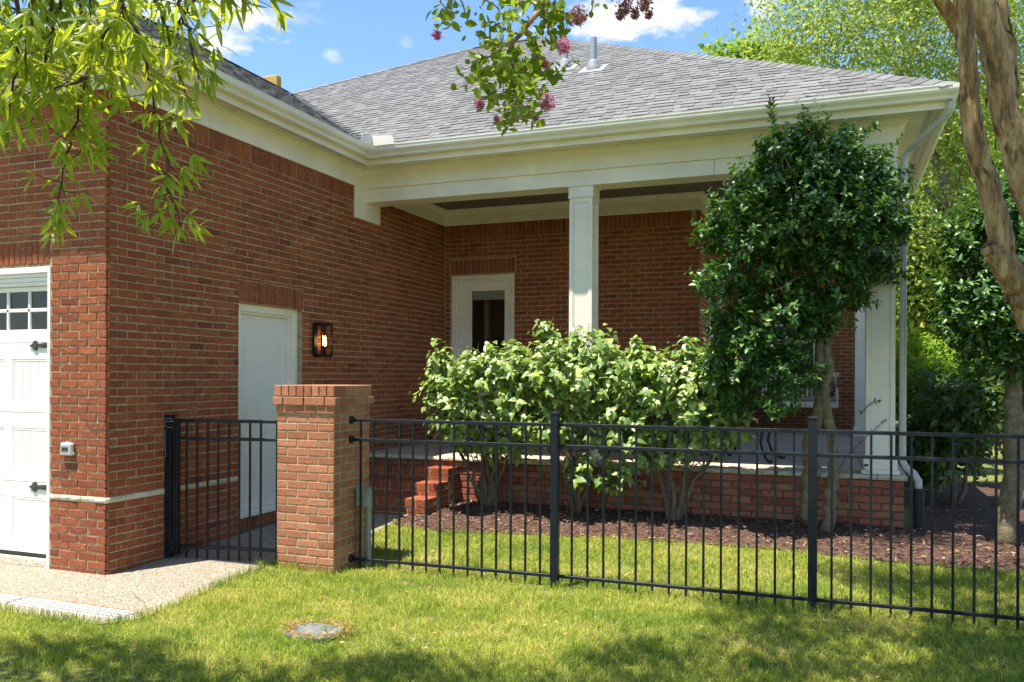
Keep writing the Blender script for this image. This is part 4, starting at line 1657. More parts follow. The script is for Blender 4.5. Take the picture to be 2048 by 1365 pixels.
def post_mesh(x, y, z0, z1, w=.06):
    m = MB()
    m.bevbox(x - w / 2, x + w / 2, y - w / 2, y + w / 2, z0, z1 - .02, .003)
    h = w / 2 + .004
    m.bevbox(x - h, x + h, y - h, y + h, z1 - .022, z1 - .010, .002)
    m.add([(x - h, y - h, z1 - .010), (x + h, y - h, z1 - .010), (x + h, y + h, z1 - .010), (x - h, y + h, z1 - .010), (x - .008, y - .008, z1), (x + .008, y - .008, z1), (x + .008, y + .008, z1), (x - .008, y + .008, z1)],
          [(0, 1, 5, 4), (1, 2, 6, 5), (2, 3, 7, 6), (3, 0, 4, 7), (4, 5, 6, 7)])
    return m


POSTS = [-2.017, -0.157, 1.703, 3.563]
PYS = [6.15, 6.21, 6.27, 6.33]
for x, y in zip(POSTS, PYS):
    post_mesh(x, y, -.15, 1.352).build('post', M_IRON, fence, pivot=(x, y, 0))


def fy(x):
    return FY + (x + 3.8) * .0065 + .04 * smooth01((x + 3.8) / 2.0)


FRAILS = ((1.232, 1.258, .026), (1.068, 1.094, .022), (.068, .092, .022))
ends = [-3.725] + POSTS
pk = MB()
pk.bevbox(-.008, .008, -.008, .008, -.02, 1.236, .0015)
pk_me = pk.mesh('picket')
pk_me.materials.append(M_IRON)
for s in range(4):
    xa, xb = ends[s], ends[s + 1]
    la, lb = (xa + .03 if s else xa - .012), xb - .03
    for (z0, z1, w) in FRAILS:
        ya, yb = fy(xa), fy(xb)
        m = MB()
        q = w / 2
        dz = -.022 * (1 if z0 < .2 else .1)
        za0, zb0 = (0, 0) if s == 0 else (0, 0)
        m.add([(la, ya - q, z0), (lb, yb - q, z0 + za0), (lb, yb + q, z0 + za0), (la, ya + q, z0), (la, ya - q, z1 - .003), (lb, yb - q, z1 - .003), (lb, yb + q, z1 - .003), (la, ya + q, z1 - .003), (la, ya - q + .004, z1), (lb, yb - q + .004, z1), (lb, yb + q - .004, z1), (la, ya + q - .004, z1)],
              [(0, 3, 2, 1), (0, 1, 5, 4), (2, 3, 7, 6), (4, 5, 9, 8), (6, 7, 11, 10), (8, 9, 10, 11), (0, 4, 8, 11, 7, 3), (1, 2, 6, 10, 9, 5)])
        m.build('rail', M_IRON, fence)
    n = 13 if s == 0 else 14
    st = (xb - xa - (.01 if s == 0 else 0)) / (n + 1)
    for k in range(n):
        x = xa + (k + 1) * st + (.0 if s == 0 else .0)
        inst('picket', pk_me, fence, (x, fy(x), 0.02 * (s == 0)))
mb = MB()
mb.bevbox(-3.733, -3.717, FY - .008, FY + .008, -.02, 1.23, .0015)
mb.build('stile', M_IRON, fence)
for z in (1.245, 1.081, .080):
    m = MB()
    m.tube([(px1 - .002, FY, z), (px1 + .012, FY, z)], .034, 14)
    m.tube([(px1 + .012, FY, z), (px1 + .022, FY, z), (px1 + .05, FY, z), (px1 + .10, FY, z)], [.030, .017, .014, .014], 12)
    m.build('bracket', M_IRON, fence)

# ------------------------------------------------------------------ gate between the wall and the pier
GY = 5.80
gate = thing('metal_gate', 'black metal picket gate between the brick garage wall and the pier', 'gate', (XW + .042, GY, 0))
mb = MB()
mb.bevbox(XW + .012, XW + .072, GY - .03, GY + .03, 0.03, 1.255, .003)
mb.bevbox(XW + .008, XW + .076, GY - .034, GY + .034, 1.255, 1.27, .003)
mb.build('post', M_IRON, gate)
mb = MB()
gx0, gx1 = XW + .082, px0 - .015
mb.bevbox(gx0, gx0 + .05, GY - .025, GY + .025, 0.05, 1.24, .003)
mb.build('stile', M_IRON, gate)
mb = MB()
mb.bevbox(gx1 - .03, gx1, GY - .02, GY + .02, 0.05, 1.24, .003)
mb.build('stile', M_IRON, gate)
for (z0, z1) in ((1.208, 1.236), (1.055, 1.082), (.118, .146)):
    m = MB()
    m.bevbox(gx0 + .045, gx1 - .028, GY - .014, GY + .014, z0, z1, .003)
    m.build('rail', M_IRON, gate)
for k in range(8):
    m = MB()
    x = gx0 + .125 + k * .1005
    m.bevbox(x - .008, x + .008, GY - .008, GY + .008, .03, 1.21, .0015)
    m.build('picket', M_IRON, gate, pivot=(x, GY, 0))
for z in (1.19, .14):
    m = MB()
    m.tube([(gx0 - .006, GY - .02, z - .05), (gx0 - .006, GY - .02, z + .05)], .014, 10)
    m.bevbox(gx0 - .03, gx0 + .02, GY - .036, GY - .012, z - .02, z + .02, .003)
    m.build('hinge', M_IRON, gate)
gate.rotation_euler.z = math.atan2(.17, 1.08)
# loose cobweb-grey tie wire round the post head
mb = MB()
R = random.Random(3)
pts = []
for k in range(46):
    a = k * .62
    pts.append((XW + .045 + .05 * math.cos(a) + R.uniform(-.006, .006), GY + .047 * math.sin(a), 1.20 + .035 * math.sin(a * .37) + R.uniform(-.01, .01)))
mb.tube(pts, .0022, 5)
mb.tube([pts[3], (XW + .03, GY - .045, 1.12), (XW + .032, GY - .04, .9)], .0018, 5)
tag(mb.build('tie_wire', paint_mat('galvanised_wire', (0.25, 0.26, 0.25), .4)), 'tangle of thin grey wire wrapped round the top of the gate post', 'wire')

# ------------------------------------------------------------------ utility box behind the pier
ub = thing('electrical_box', 'sage grey electrical box on short conduits behind the brick pier', 'utility box', (-3.70, 6.32, 0))
mb = MB()
mb.bevbox(-3.802, -3.668, 6.19, 6.28, .515, .655, .006)
mb.build('box', M_BOX, ub)
mb = MB()
mb.bevbox(-3.808, -3.662, 6.184, 6.29, .655, .667, .004)
mb.build('lid', M_BOX, ub)
for xx, r in ((-3.775, .014), (-3.70, .02)):
    m = MB()
    m.tube([(xx, 6.235, -.05), (xx, 6.235, .515)], r, 12)
    m.tube([(xx, 6.235, .485), (xx, 6.235, .515)], r + .006, 12)
    m.tube([(xx, 6.235, .25), (xx, 6.235, .27)], r + .005, 12)
    m.build('conduit', M_BOX, ub, smooth=False)

# ------------------------------------------------------------------ trench drain in the drive
def drain(x0, x1, y0, y1, label, slots, skew=0.0):
    t = thing('trench_drain', label, 'drain grate', ((x0 + x1) / 2, (y0 + y1) / 2, 0), 'trench drain sections in the drive')
    z = gzf((x0 + x1) / 2, y0) + .010

    def Q(u, v):
        return (x0 + (x1 - x0) * u, y0 + (y1 - y0) * v + skew * u)
    m = MB()
    nu = int((x1 - x0) / .026)
    ny = 3
    bar = .26
    # frame and bars as separate strips leaving slots open
    def plate(u0, u1, v0, v1):
        a, b = Q(u0, v0), Q(u1, v0)
        c, d = Q(u1, v1), Q(u0, v1)
        m.add([(*a, z), (*b, z), (*c, z), (*d, z), (*a, z - .02), (*b, z - .02), (*c, z - .02), (*d, z - .02)], [(0, 1, 2, 3), (0, 4, 5, 1), (1, 5, 6, 2), (2, 6, 7, 3), (3, 7, 4, 0)])
    rows = [(0.0, .10), (.33, .40), (.62, .69), (.90, 1.0)]
    for (a, b) in rows:
        plate(0, 1, a, b)
    for (a, b) in ((.10, .33), (.40, .62), (.69, .90)):
        for k in range(nu + 1):
            w = .36 / nu
            plate(max(0, k / nu - w * .55), min(1, k / nu + w * .55), a, b)
    m.build('grate', M_GRATE, t)
    m = MB()
    a, b, c, d = Q(0, 0), Q(1, 0), Q(1, 1), Q(0, 1)
    m.add([(*a, z - .004), (*b, z - .004), (*c, z - .004), (*d, z - .004)], [(0, 1, 2, 3)])
    m.build('slot_shade', M_DARK, t)  # dark sheet close under the bars paints in the shade of the slots


drain(-5.44, -4.425, 4.262, 4.428, 'white slotted drain grate ending at the lawn corner of the drive', 40, -.012)
drain(-7.2, -5.465, 4.272, 4.438, 'white slotted drain grate cut by the left edge, before the garage door', 40, -.01)
# hairline crack from the drain corner
mb = MB()
pts = [(-4.86, 4.82), (-4.80, 4.77), (-4.73, 4.72), (-4.66, 4.68), (-4.6, 4.66), (-4.52, 4.58), (-4.44, 4.52), (-4.36, 4.5), (-4.29, 4.46)]
for i in range(len(pts) - 1):
    (xa, ya), (xb, yb) = pts[i], pts[i + 1]
    w = .0015
    z = gzf(xa, ya) + .0085
    mb.add([(xa - w, ya - w, z), (xb - w, yb - w, z), (xb + w, yb + w, z), (xa + w, ya + w, z)], [(0, 1, 2, 3)])
tag(mb.build('pavement_crack', M_JOINT), kind='structure')
mb = MB()   # dirty strip of debris along the drain edge
for k in range(260):
    u = rng.random()
    x = -6.2 + 1.95 * u
    y = 4.445 + rng.normal(0, .008) - .012 * u
    s = rng.uniform(.003, .009)
    z = gzf(x, y) + .009
    a = rng.uniform(0, PI)
    ca, sa = math.cos(a) * s, math.sin(a) * s
    mb.add([(x - ca, y - sa, z), (x + sa, y - ca, z), (x + ca, y + sa, z + s * .6), (x - sa, y + ca, z)], [(0, 1, 2, 3)], rng.random())
tag(mb.build('debris', L_DRY, rnd=True), kind='stuff')

# utility cover sunk in the lawn
uc = thing('utility_cover', 'worn grey utility cover sunk in the lawn in front of the pier', 'utility cover', (-3.05, 4.45, 0))
mb = MB()
cx, cy = -3.04, 4.47
ring = []
for k in range(20):
    a = 2 * PI * k / 20
    ring.append((cx + .155 * math.copysign(abs(math.cos(a)) ** .6, math.cos(a)), cy + .125 * math.copysign(abs(math.sin(a)) ** .6, math.sin(a))))
n = len(ring)
mb.add([(*p, .024 + .004 * math.sin(3 * i)) for i, p in enumerate(ring)] + [(*p, -.02) for p in ring] + [(cx, cy, .032)], [(i, (i + 1) % n, 2 * n) for i in range(n)] + [(i, n + i, n + (i + 1) % n, (i + 1) % n) for i in range(n)])
mb.build('lid', M_METALCOVER, uc)
mb = MB()
mb.tube([(*(Vector(p) * 1), .02) for p in [(cx + (q[0] - cx) * 1.07, cy + (q[1] - cy) * 1.07) for q in ring + ring[:1]]], .010, 6, caps=False)
mb.build('rim', M_METALCOVER, uc)

# black drain boot under the downspout
mb = MB()
cx, cy = dsx + .14, dsy - .085
prof = []
for k in range(27):
    prof.append((.05, -.06 + k * .018))
prof += [(.04, prof[-1][1]), (.04, .2)]
mb.lathe(prof, (cx, cy, gzf(cx, cy)), 16)
tag(mb.build('drain_pipe', M_CAST), 'black drain pipe standing at the porch corner under the downspout', 'drain pipe')

# condenser unit beyond the porch
ac = thing('condenser_unit', 'grey air conditioning unit behind the porch corner among the shrubs', 'air conditioner', (1.0, 12.6, 0))
mb = MB()
mb.bevbox(0.74, 1.28, 12.3, 12.9, .1, .98, .03)
mb.build('case', paint_mat('condenser_grey', (0.16, 0.15, 0.14), .5), ac)
mb = MB()
mb.bevbox(.93, .98, 12.286, 12.298, .78, .89, .001)
mb.build('data_plate', M_PLASTIC, ac)
mb = MB()
for k in range(12):
    mb.bevbox(0.78, 1.24, 12.288, 12.302, .18 + k * .035, .19 + k * .035, .002)
mb.build('grille', M_DARK, ac)
mb = MB()
mb.lathe([(.22, .85), (.22, .88), (.05, .90), (.0, .90)], (1.01, 12.6, .125), 20)
mb.build('fan_guard', M_DARK, ac)

# ------------------------------------------------------------------ porch furniture
tb = thing('iron_table', 'round dark wrought iron table with curved legs on the porch', 'table', (-0.95, 10.05, ZF))
tx, ty = -0.95, 10.05
mb = MB()
mb.lathe([(.0, .70), (.42, .70), (.43, .71), (.43, .722), (.0, .722)], (tx, ty, ZF), 28)
mb.build('table_top', M_IRON, tb)
mb = MB()
for k in range(16):   # scrolled apron
    a = 2 * PI * k / 16
    c = Vector((tx + .36 * math.cos(a), ty + .36 * math.sin(a), ZF + .63))
    tv = Vector((-math.sin(a), math.cos(a), 0))
    pts = [c + tv * (.055 * math.cos(q)) + Vector((0, 0, .055 * math.sin(q))) for q in np.linspace(0, 2 * PI, 11)]
    mb.tube(pts, .006, 5, caps=False)
mb.tube([(tx + .36 * math.cos(a), ty + .36 * math.sin(a), ZF + .575) for a in np.linspace(0, 2 * PI, 25)], .008, 6, caps=False)
mb.build('apron', M_IRON, tb)
for k in range(4):
    a = PI / 4 + k * PI / 2 - .15
    d = Vector((math.cos(a), math.sin(a), 0))
    b = Vector((tx, ty, ZF))
    m = MB()
    m.tube([b + d * r + Vector((0, 0, z)) for (r, z) in ((.34, .70), (.37, .58), (.35, .45), (.27, .33), (.25, .22), (.30, .10), (.38, .035), (.43, .015), (.47, .02), (.47, .045))], [.016, .016, .015, .014, .014, .014, .014, .014, .013, .010], 8)
    m.build('leg', M_IRON, tb, smooth=True)
ch = thing('iron_chair', 'dark ornate iron chair beside the round porch table behind the shrub', 'chair', (-1.62, 10.1, ZF))
mb = MB()
cx, cy = -1.62, 10.1
mb.lathe([(.0, .43), (.21, .43), (.225, .445), (.2, .46), (.0, .465)], (cx, cy, ZF), 20)
mb.build('seat', M_IRON, ch)
for k in range(4):
    a = PI / 4 + k * PI / 2
    d = Vector((math.cos(a), math.sin(a), 0))
    b = Vector((cx, cy, ZF))
    m = MB()
    m.tube([b + d * r + Vector((0, 0, z)) for (r, z) in ((.19, .44), (.21, .3), (.18, .17), (.2, .06), (.26, .012))], .013, 8)
    m.build('leg', M_IRON, ch, smooth=True)
mb = MB()
for q in (-.2, -.07, .07, .2):
    mb.tube([(cx - .2, cy + q, ZF + .45), (cx - .235, cy + q * .9, ZF + .7), (cx - .26, cy + q * .5, ZF + .9)], .010, 6)
mb.tube([(cx - .2, cy - .2, ZF + .45), (cx - .24, cy - .19, ZF + .75), (cx - .265, cy, ZF + .93), (cx - .24, cy + .19, ZF + .75), (cx - .2, cy + .2, ZF + .45)], .013, 6)
mb.build('backrest', M_IRON, ch, smooth=True)
ot = thing('ottoman', 'low dark navy canvas ottoman on the porch floor behind the leafy shrub', 'ottoman', (-2.25, 10.7, ZF))
mb = MB()
mb.bevbox(-2.62, -1.92, 10.4, 11.0, ZF + .06, ZF + .42, .05)
mb.build('cushion', M_NAVY, ot)
for (xx, yy) in ((-2.57, 10.45), (-1.97, 10.45), (-2.57, 10.95), (-1.97, 10.95)):
    m = MB()
    m.tube([(xx, yy, ZF), (xx, yy, ZF + .07)], .02, 8)
    m.build('leg', M_IRON, ot)
sw = thing('porch_swing', 'white slatted porch swing with beige seat pad at the far end of the porch', 'porch swing', (-0.6, 15.5, ZF))
sx0, sx1, sy, sz = -1.25, 0.02, 15.2, ZF + .50
mb = MB()
mb.bevbox(sx0, sx1, sy, sy + .03, sz - .06, sz + .04, .004)
mb.bevbox(sx0, sx1, sy + .5, sy + .53, sz - .06, sz + .04, .004)
mb.build('seat_rail', M_WHITE, sw)
for k in range(6):
    m = MB()
    m.bevbox(sx0 + .01, sx1 - .01, sy + .035 + k * .078, sy + .10 + k * .078, sz + .012, sz + .03, .003)
    m.build('slat', M_WHITE, sw)
mb = MB()
mb.bevbox(sx0, sx1, sy + .52, sy + .55, sz + .05, sz + .10, .004)
mb.bevbox(sx0, sx1, sy + .60, sy + .63, sz + .46, sz + .54, .004)
mb.build('backrest', M_WHITE, sw)
for k in range(16):
    x = sx0 + .03 + k * .078
    m = MB()
    m.add([(x, sy + .525, sz + .09), (x + .04, sy + .525, sz + .09), (x + .04, sy + .605, sz + .47), (x, sy + .605, sz + .47), (x, sy + .545, sz + .09), (x + .04, sy + .545, sz + .09), (x + .04, sy + .625, sz + .47), (x, sy + .625, sz + .47)], [(0, 1, 2, 3), (4, 7, 6, 5), (0, 4, 5, 1), (1, 5, 6, 2), (2, 6, 7, 3), (3, 7, 4, 0)])
    m.build('spindle', M_WHITE, sw)
for x in (sx0 + .01, sx1 - .05):
    m = MB()
    m.bevbox(x, x + .045, sy + .0, sy + .6, sz + .24, sz + .27, .005)
    m.bevbox(x, x + .045, sy + .02, sy + .065, sz + .04, sz + .24, .004)
    m.build('arm', M_WHITE, sw)
for (x, yy) in ((sx0 + .03, sy + .03), (sx0 + .03, sy + .55), (sx1 - .03, sy + .03), (sx1 - .03, sy + .55)):
    m = MB()
    m.tube([(x, yy, sz + .02), (x, sy + .3, sz + 1.2), (x, sy + .3, 4.08)], .005, 6)
    m.build('chain', M_IRON, sw)
mb = MB()
mb.bevbox(sx0 + .02, sx1 - .02, sy + .0, sy + .5, sz + .045, sz + .115, .022)
tag(mb.build('seat_pad', M_CUSHION), 'beige woven seat pad lying on the white porch swing', 'cushion')
mb = MB()
mb.bevbox(-.33, .0, sy + .32, sy + .47, sz + .12, sz + .44, .05)
tag(mb.build('throw_pillow', M_RED), 'burgundy and cream patterned pillow on the porch swing', 'pillow')

# ------------------------------------------------------------------ foliage machinery
def unit(a):
    return a / np.maximum(np.linalg.norm(a, axis=-1, keepdims=True), 1e-9)


def leaf_shape(side, fold=0.12, droop=0.12, teeth=0.0):
    """A folded leaf along +Y: side = [(t, half width)]; returns verts, faces."""
    v = [(0, 0, 0)]
    for i, (t, w) in enumerate(side):
        z = -droop * t * t
        v.append((0, t, z))
        k = w
        v.append((-k, t - .03, z + fold * w))
        v.append((k, t - .03, z + fold * w))
    v.append((0, 1, -droop))
    n = len(side)
    f = [(0, 1, 2), (0, 3, 1)]
    for i in range(n - 1):
        a, b = 1 + 3 * i, 4 + 3 * i
        f += [(a, b, b + 1, a + 1), (a, a + 2, b + 2, b)]
    a = 1 + 3 * (n - 1)
    f += [(a, len(v) - 1, a + 1), (a, a + 2, len(v) - 1)]
    return np.array(v, float), f


LF_LANCE = leaf_shape([(.22, .068), (.5, .1), (.8, .062)], .3, .16)
LF_HEART = leaf_shape([(.02, .22), (.2, .39), (.5, .33), (.78, .15)], .22, .22)
LF_OVAL = leaf_shape([(.2, .2), (.5, .29), (.8, .18)], .2, .12)
LF_HOLLY = leaf_shape([(.12, .17), (.3, .24), (.45, .2), (.62, .24), (.8, .13)], .35, .2)
LF_SIMPLE = (np.array([(0, 0, 0), (-.3, .45, .05), (0, 1, -.05), (.3, .45, .05)], float), [(0, 3, 2, 1)])
LF_CHIP = (np.array([(-.5, -.5, 0), (.5, -.42, 0), (.46, .5, 0), (-.4, .45, 0)], float), [(0, 1, 2, 3)])


def numpy_mesh(name, V, faces, nv, N, rnd, m, origin):
    """N copies of a template already placed: V is (N*nv, 3)."""
    fl = [len(f) for f in faces]
    loops = np.concatenate([np.array(f) for f in faces])
    L = (np.arange(N)[:, None] * nv + loops[None, :]).ravel()
    tot = np.tile(np.array(fl), N)
    start = np.concatenate([[0], np.cumsum(tot)[:-1]])
    me = bpy.data.meshes.new(name)
    me.vertices.add(len(V))
    me.vertices.foreach_set('co', (V - np.asarray(origin)).astype(np.float32).ravel())
    me.loops.add(len(L))
    me.loops.foreach_set('vertex_index', L.astype(np.int32))
    me.polygons.add(len(tot))
    me.polygons.foreach_set('loop_start', start.astype(np.int32))
    me.polygons.foreach_set('loop_total', tot.astype(np.int32))
    me.update(calc_edges=True)
    a = me.attributes.new('rnd', 'FLOAT', 'FACE')
    a.data.foreach_set('value', np.repeat(rnd, len(faces)).astype(np.float32))
    me.materials.append(m)
    return me


def frames(dirs, normals):
    Y = unit(dirs)
    Z = normals - (normals * Y).sum(1, keepdims=True) * Y
    Z = unit(Z)
    X = np.cross(Y, Z)
    return X, Y, Z


def leaves(parent, pos, dirs, normals, size, template, m, solo=300, name='leaf', rest='foliage'):
    tv, tf = template
    pos = np.asarray(pos, float)
    N = len(pos)
    size = np.broadcast_to(np.asarray(size, float), (N,))
    X, Y, Z = frames(np.asarray(dirs, float), np.asarray(normals, float))
    px, py, dd = seen(pos)
    ok = (px > 0) & (px < 2048) & (py > 0) & (py < 1365) & (dd > .3)
    view = unit(pos - EYE)
    score = np.where(ok, size / np.maximum(dd, .3) * (0.3 + np.abs((view * Z).sum(1))), 0)
    # the outer, nearer leaves of a plant are the ones that show
    if ok.any():
        dm = np.median(dd[ok])
        score = score * np.where(dd < dm, 1.6, 1.0)
    idx = np.argsort(-score)[:solo]
    idx = idx[score[idx] > 0]
    mask = np.ones(N, bool)
    mask[idx] = False
    if len(idx):
        me = bpy.data.meshes.new(name)
        me.from_pydata([tuple(p) for p in tv], [], tf)
        me.materials.append(m)
        base = np.array(wloc(parent))
        for i in idx:
            s = size[i]
            o = bpy.data.objects.new(name, me)
            M = Matrix(((X[i][0] * s, Y[i][0] * s, Z[i][0] * s, pos[i][0] - base[0]),
                        (X[i][1] * s, Y[i][1] * s, Z[i][1] * s, pos[i][1] - base[1]),
                        (X[i][2] * s, Y[i][2] * s, Z[i][2] * s, pos[i][2] - base[2]),
                        (0, 0, 0, 1)))
            o.parent = parent
            o.matrix_local = M
            COL.objects.link(o)
    k = int(mask.sum())
    if k:
        P, s = pos[mask], size[mask][:, None, None]
        V = (P[:, None, :] + s * (tv[None, :, 0:1] * X[mask][:, None, :] + tv[None, :, 1:2] * Y[mask][:, None, :] + tv[None, :, 2:3] * Z[mask][:, None, :])).reshape(-1, 3)
        base = np.array(wloc(parent)) if parent is not None else np.zeros(3)
        me = numpy_mesh(rest, V, tf, len(tv), k, rng.random(k), m, base)
        o = bpy.data.objects.new(rest, me)
        put(o, parent)
        tag(o, kind='stuff')
        return o


def shell_points(blobs, n, lo=0.55, hi=1.0, only=None):
    """Points in the outer layer of a union of ellipsoids [(centre, radii)], and outward directions."""
    w = np.array([np.prod(b[1]) ** (2 / 3) for b in blobs])
    P, O = [], []
    which = rng.choice(len(blobs), n * 2, p=w / w.sum())
    g = unit(rng.normal(size=(n * 2, 3)))
    C = np.array([b[0] for b in blobs])[which]
    R = np.array([b[1] for b in blobs])[which]
    rr = (lo ** 3 + (hi ** 3 - lo ** 3) * rng.random((n * 2, 1))) ** (1 / 3)
    rr = rr * (1 + .12 * np.sin(g[:, :1] * 7 + which[:, None]) * np.cos(g[:, 2:3] * 9))
    P = C + g * R * rr
    keep = np.ones(len(P), bool)
    for k, b in enumerate(blobs):   # thin out what lies deep inside another ellipsoid
        q = ((P - b[0]) / b[1])
        inside = (q * q).sum(1) < lo * lo * .8
        keep &= ~(inside & (which != k))
    P, g = P[keep][:n], g[keep][:n]
    return P, unit(g / 1.0)


def sprays(base, direction, length, n, spread=0.9, lift=0.3, size=(0.05, 0.07), jitter=0.012, curve=0.0):
    """Leaves set alternately along short shoots. Returns pos, dirs, normals, sizes and the shoots' ends."""
    base = np.asarray(base, float)
    d = unit(np.asarray(direction, float))
    N = len(base)
    length = np.broadcast_to(np.asarray(length, float), (N,))
    t = (np.arange(n) + .5) / n
    ref = unit(rng.normal(size=(N, 3)))
    s1 = unit(np.cross(d, ref))
    s2 = np.cross(d, s1)
    pos, dr, nm, sz = [], [], [], []
    for k in range(n):
        a = k * 2.4 + rng.uniform(-.4, .4, N)
        side = s1 * np.cos(a)[:, None] + s2 * np.sin(a)[:, None]
        p = base + d * (length * t[k])[:, None] + rng.normal(0, jitter, (N, 3))
        p[:, 2] -= curve * (length * t[k]) ** 2
        q = d * (1 - spread * .75) + side * spread + np.array([0, 0, lift]) * rng.uniform(.2, 1.0, (N, 1))
        pos.append(p)
        dr.append(q)
        nm.append(d * .8 + np.array([0, 0, .9]) + rng.normal(0, .35, (N, 3)))
        sz.append(rng.uniform(size[0], size[1], N) * (1 - .35 * (t[k] > .85)))
    return np.concatenate(pos), np.concatenate(dr), np.concatenate(nm), np.concatenate(sz)


def wig(pts, amp, n=3, seed=0):
    """Subdivide a polyline and disturb it."""
    R = np.random.default_rng(seed)
    pts = [np.asarray(p, float) for p in pts]
    out = [pts[0]]
    for a, b in zip(pts[:-1], pts[1:]):
        for k in range(1, n + 1):
            q = a + (b - a) * k / n
            if not (k == n and b is pts[-1]):
                q = q + R.normal(0, amp, 3)
            out.append(q)
    return out


def limb(parent, name, pts, r0, r1, m, amp=0.01, n=3, seed=0, sides=8, label=None):
    q = wig(pts, amp, n, seed)
    rad = np.linspace(r0, r1, len(q)) * (1 + .025 * np.sin(np.arange(len(q)) * 1.3 + seed))
    mm = MB().tube(q, list(rad), sides)
    return mm.build(name, m, parent, smooth=True), q


# ------------------------------------------------------------------ lawn
def in_poly(x, y, poly):
    c = np.zeros(len(x), bool)
    n = len(poly)
    for i in range(n):
        x0, y0 = poly[i]
        x1, y1 = poly[(i + 1) % n]
        hit = ((y0 > y) != (y1 > y)) & (x < (x1 - x0) * (y - y0) / (y1 - y0 + 1e-12) + x0)
        c ^= hit
    return c


def grass_patch(x0, x1, y0, y1, n, hmin, hmax, w):
    x = rng.uniform(x0, x1, n)
    y = rng.uniform(y0, y1, n)
    jx, jy = x + rng.normal(0, .018, n), y + rng.normal(0, .018, n)
    ok = ~in_poly(jx, jy, DRIVE) & ~in_poly(jx, jy, MULCH)
    ok &= ~((x > px0 - .01) & (x < px1 + .01) & (y > py0 - .01) & (y < py1 + .01))
    ok &= ~(((x + 3.04) / .16) ** 2 + ((y - 4.49) / .11) ** 2 < 1)
    ok &= ~((x < XW + .1) & (y > 4.5))
    # thin, worn places
    worn = np.sin(x * 2.3 + 1.3 * np.sin(y * 1.7)) * np.sin(y * 2.9 + x) * .5 + .5
    ok &= rng.random(n) < .72 + .5 * worn
    near_post = np.zeros(n, bool)
    for q in POSTS:
        near_post |= ((x - q) ** 2 + (y - FY) ** 2 < .05)
    ok &= ~(near_post & (rng.random(n) < .55))
    x, y = x[ok], y[ok]
    n = len(x)
    z = gz(x, y) - .006
    h = rng.uniform(hmin, hmax, n) * (.7 + .5 * rng.random(n))
    clump = .5 + .5 * np.sin(x * 9 + 3 * np.sin(y * 7)) * np.sin(y * 11 + 2 * np.sin(x * 5))
    h *= .75 + .5 * clump
    az = rng.uniform(0, 2 * PI, n)
    lean = np.abs(rng.normal(0, .85, n)) + .2
    lx, ly = np.cos(az), np.sin(az)
    faz = rng.uniform(0, 2 * PI, n)
    wx, wy = np.cos(faz) * w * .5, np.sin(faz) * w * .5
    V = np.zeros((n, 5, 3))
    V[:, 0] = np.stack([x - wx, y - wy, z], 1)
    V[:, 1] = np.stack([x + wx, y + wy, z], 1)
    mx_, my_ = x + lx * lean * h * .35, y + ly * lean * h * .35
    mz = z + h * .62
    V[:, 2] = np.stack([mx_ + wx * .8, my_ + wy * .8, mz], 1)
    V[:, 3] = np.stack([mx_ - wx * .8, my_ - wy * .8, mz], 1)
    V[:, 4] = np.stack([x + lx * lean * h, y + ly * lean * h, z + h * (1 - .25 * np.minimum(lean, 1.6))], 1)
    return V.reshape(-1, 3), n, np.clip(rng.random(n) * .9 + .1 * (1 - clump), 0, 1)


def blades(x, y, h, w, lean_s):
    n = len(x)
    z = gz(x, y) - .006
    az = rng.uniform(0, 2 * PI, n)
    lean = np.abs(rng.normal(0, lean_s, n)) + .1
    lx, ly = np.cos(az), np.sin(az)
    faz = rng.uniform(0, 2 * PI, n)
    wx, wy = np.cos(faz) * w * .5, np.sin(faz) * w * .5
    V = np.zeros((n, 5, 3))
    V[:, 0] = np.stack([x - wx, y - wy, z], 1)
    V[:, 1] = np.stack([x + wx, y + wy, z], 1)
    qx, qy, qz = x + lx * lean * h * .35, y + ly * lean * h * .35, z + h * .62
    V[:, 2] = np.stack([qx + wx * .8, qy + wy * .8, qz], 1)
    V[:, 3] = np.stack([qx - wx * .8, qy - wy * .8, qz], 1)
    V[:, 4] = np.stack([x + lx * lean * h, y + ly * lean * h, z + h * (1 - .25 * np.minimum(lean, 1.6))], 1)
    return V.reshape(-1, 3), n, rng.random(n)


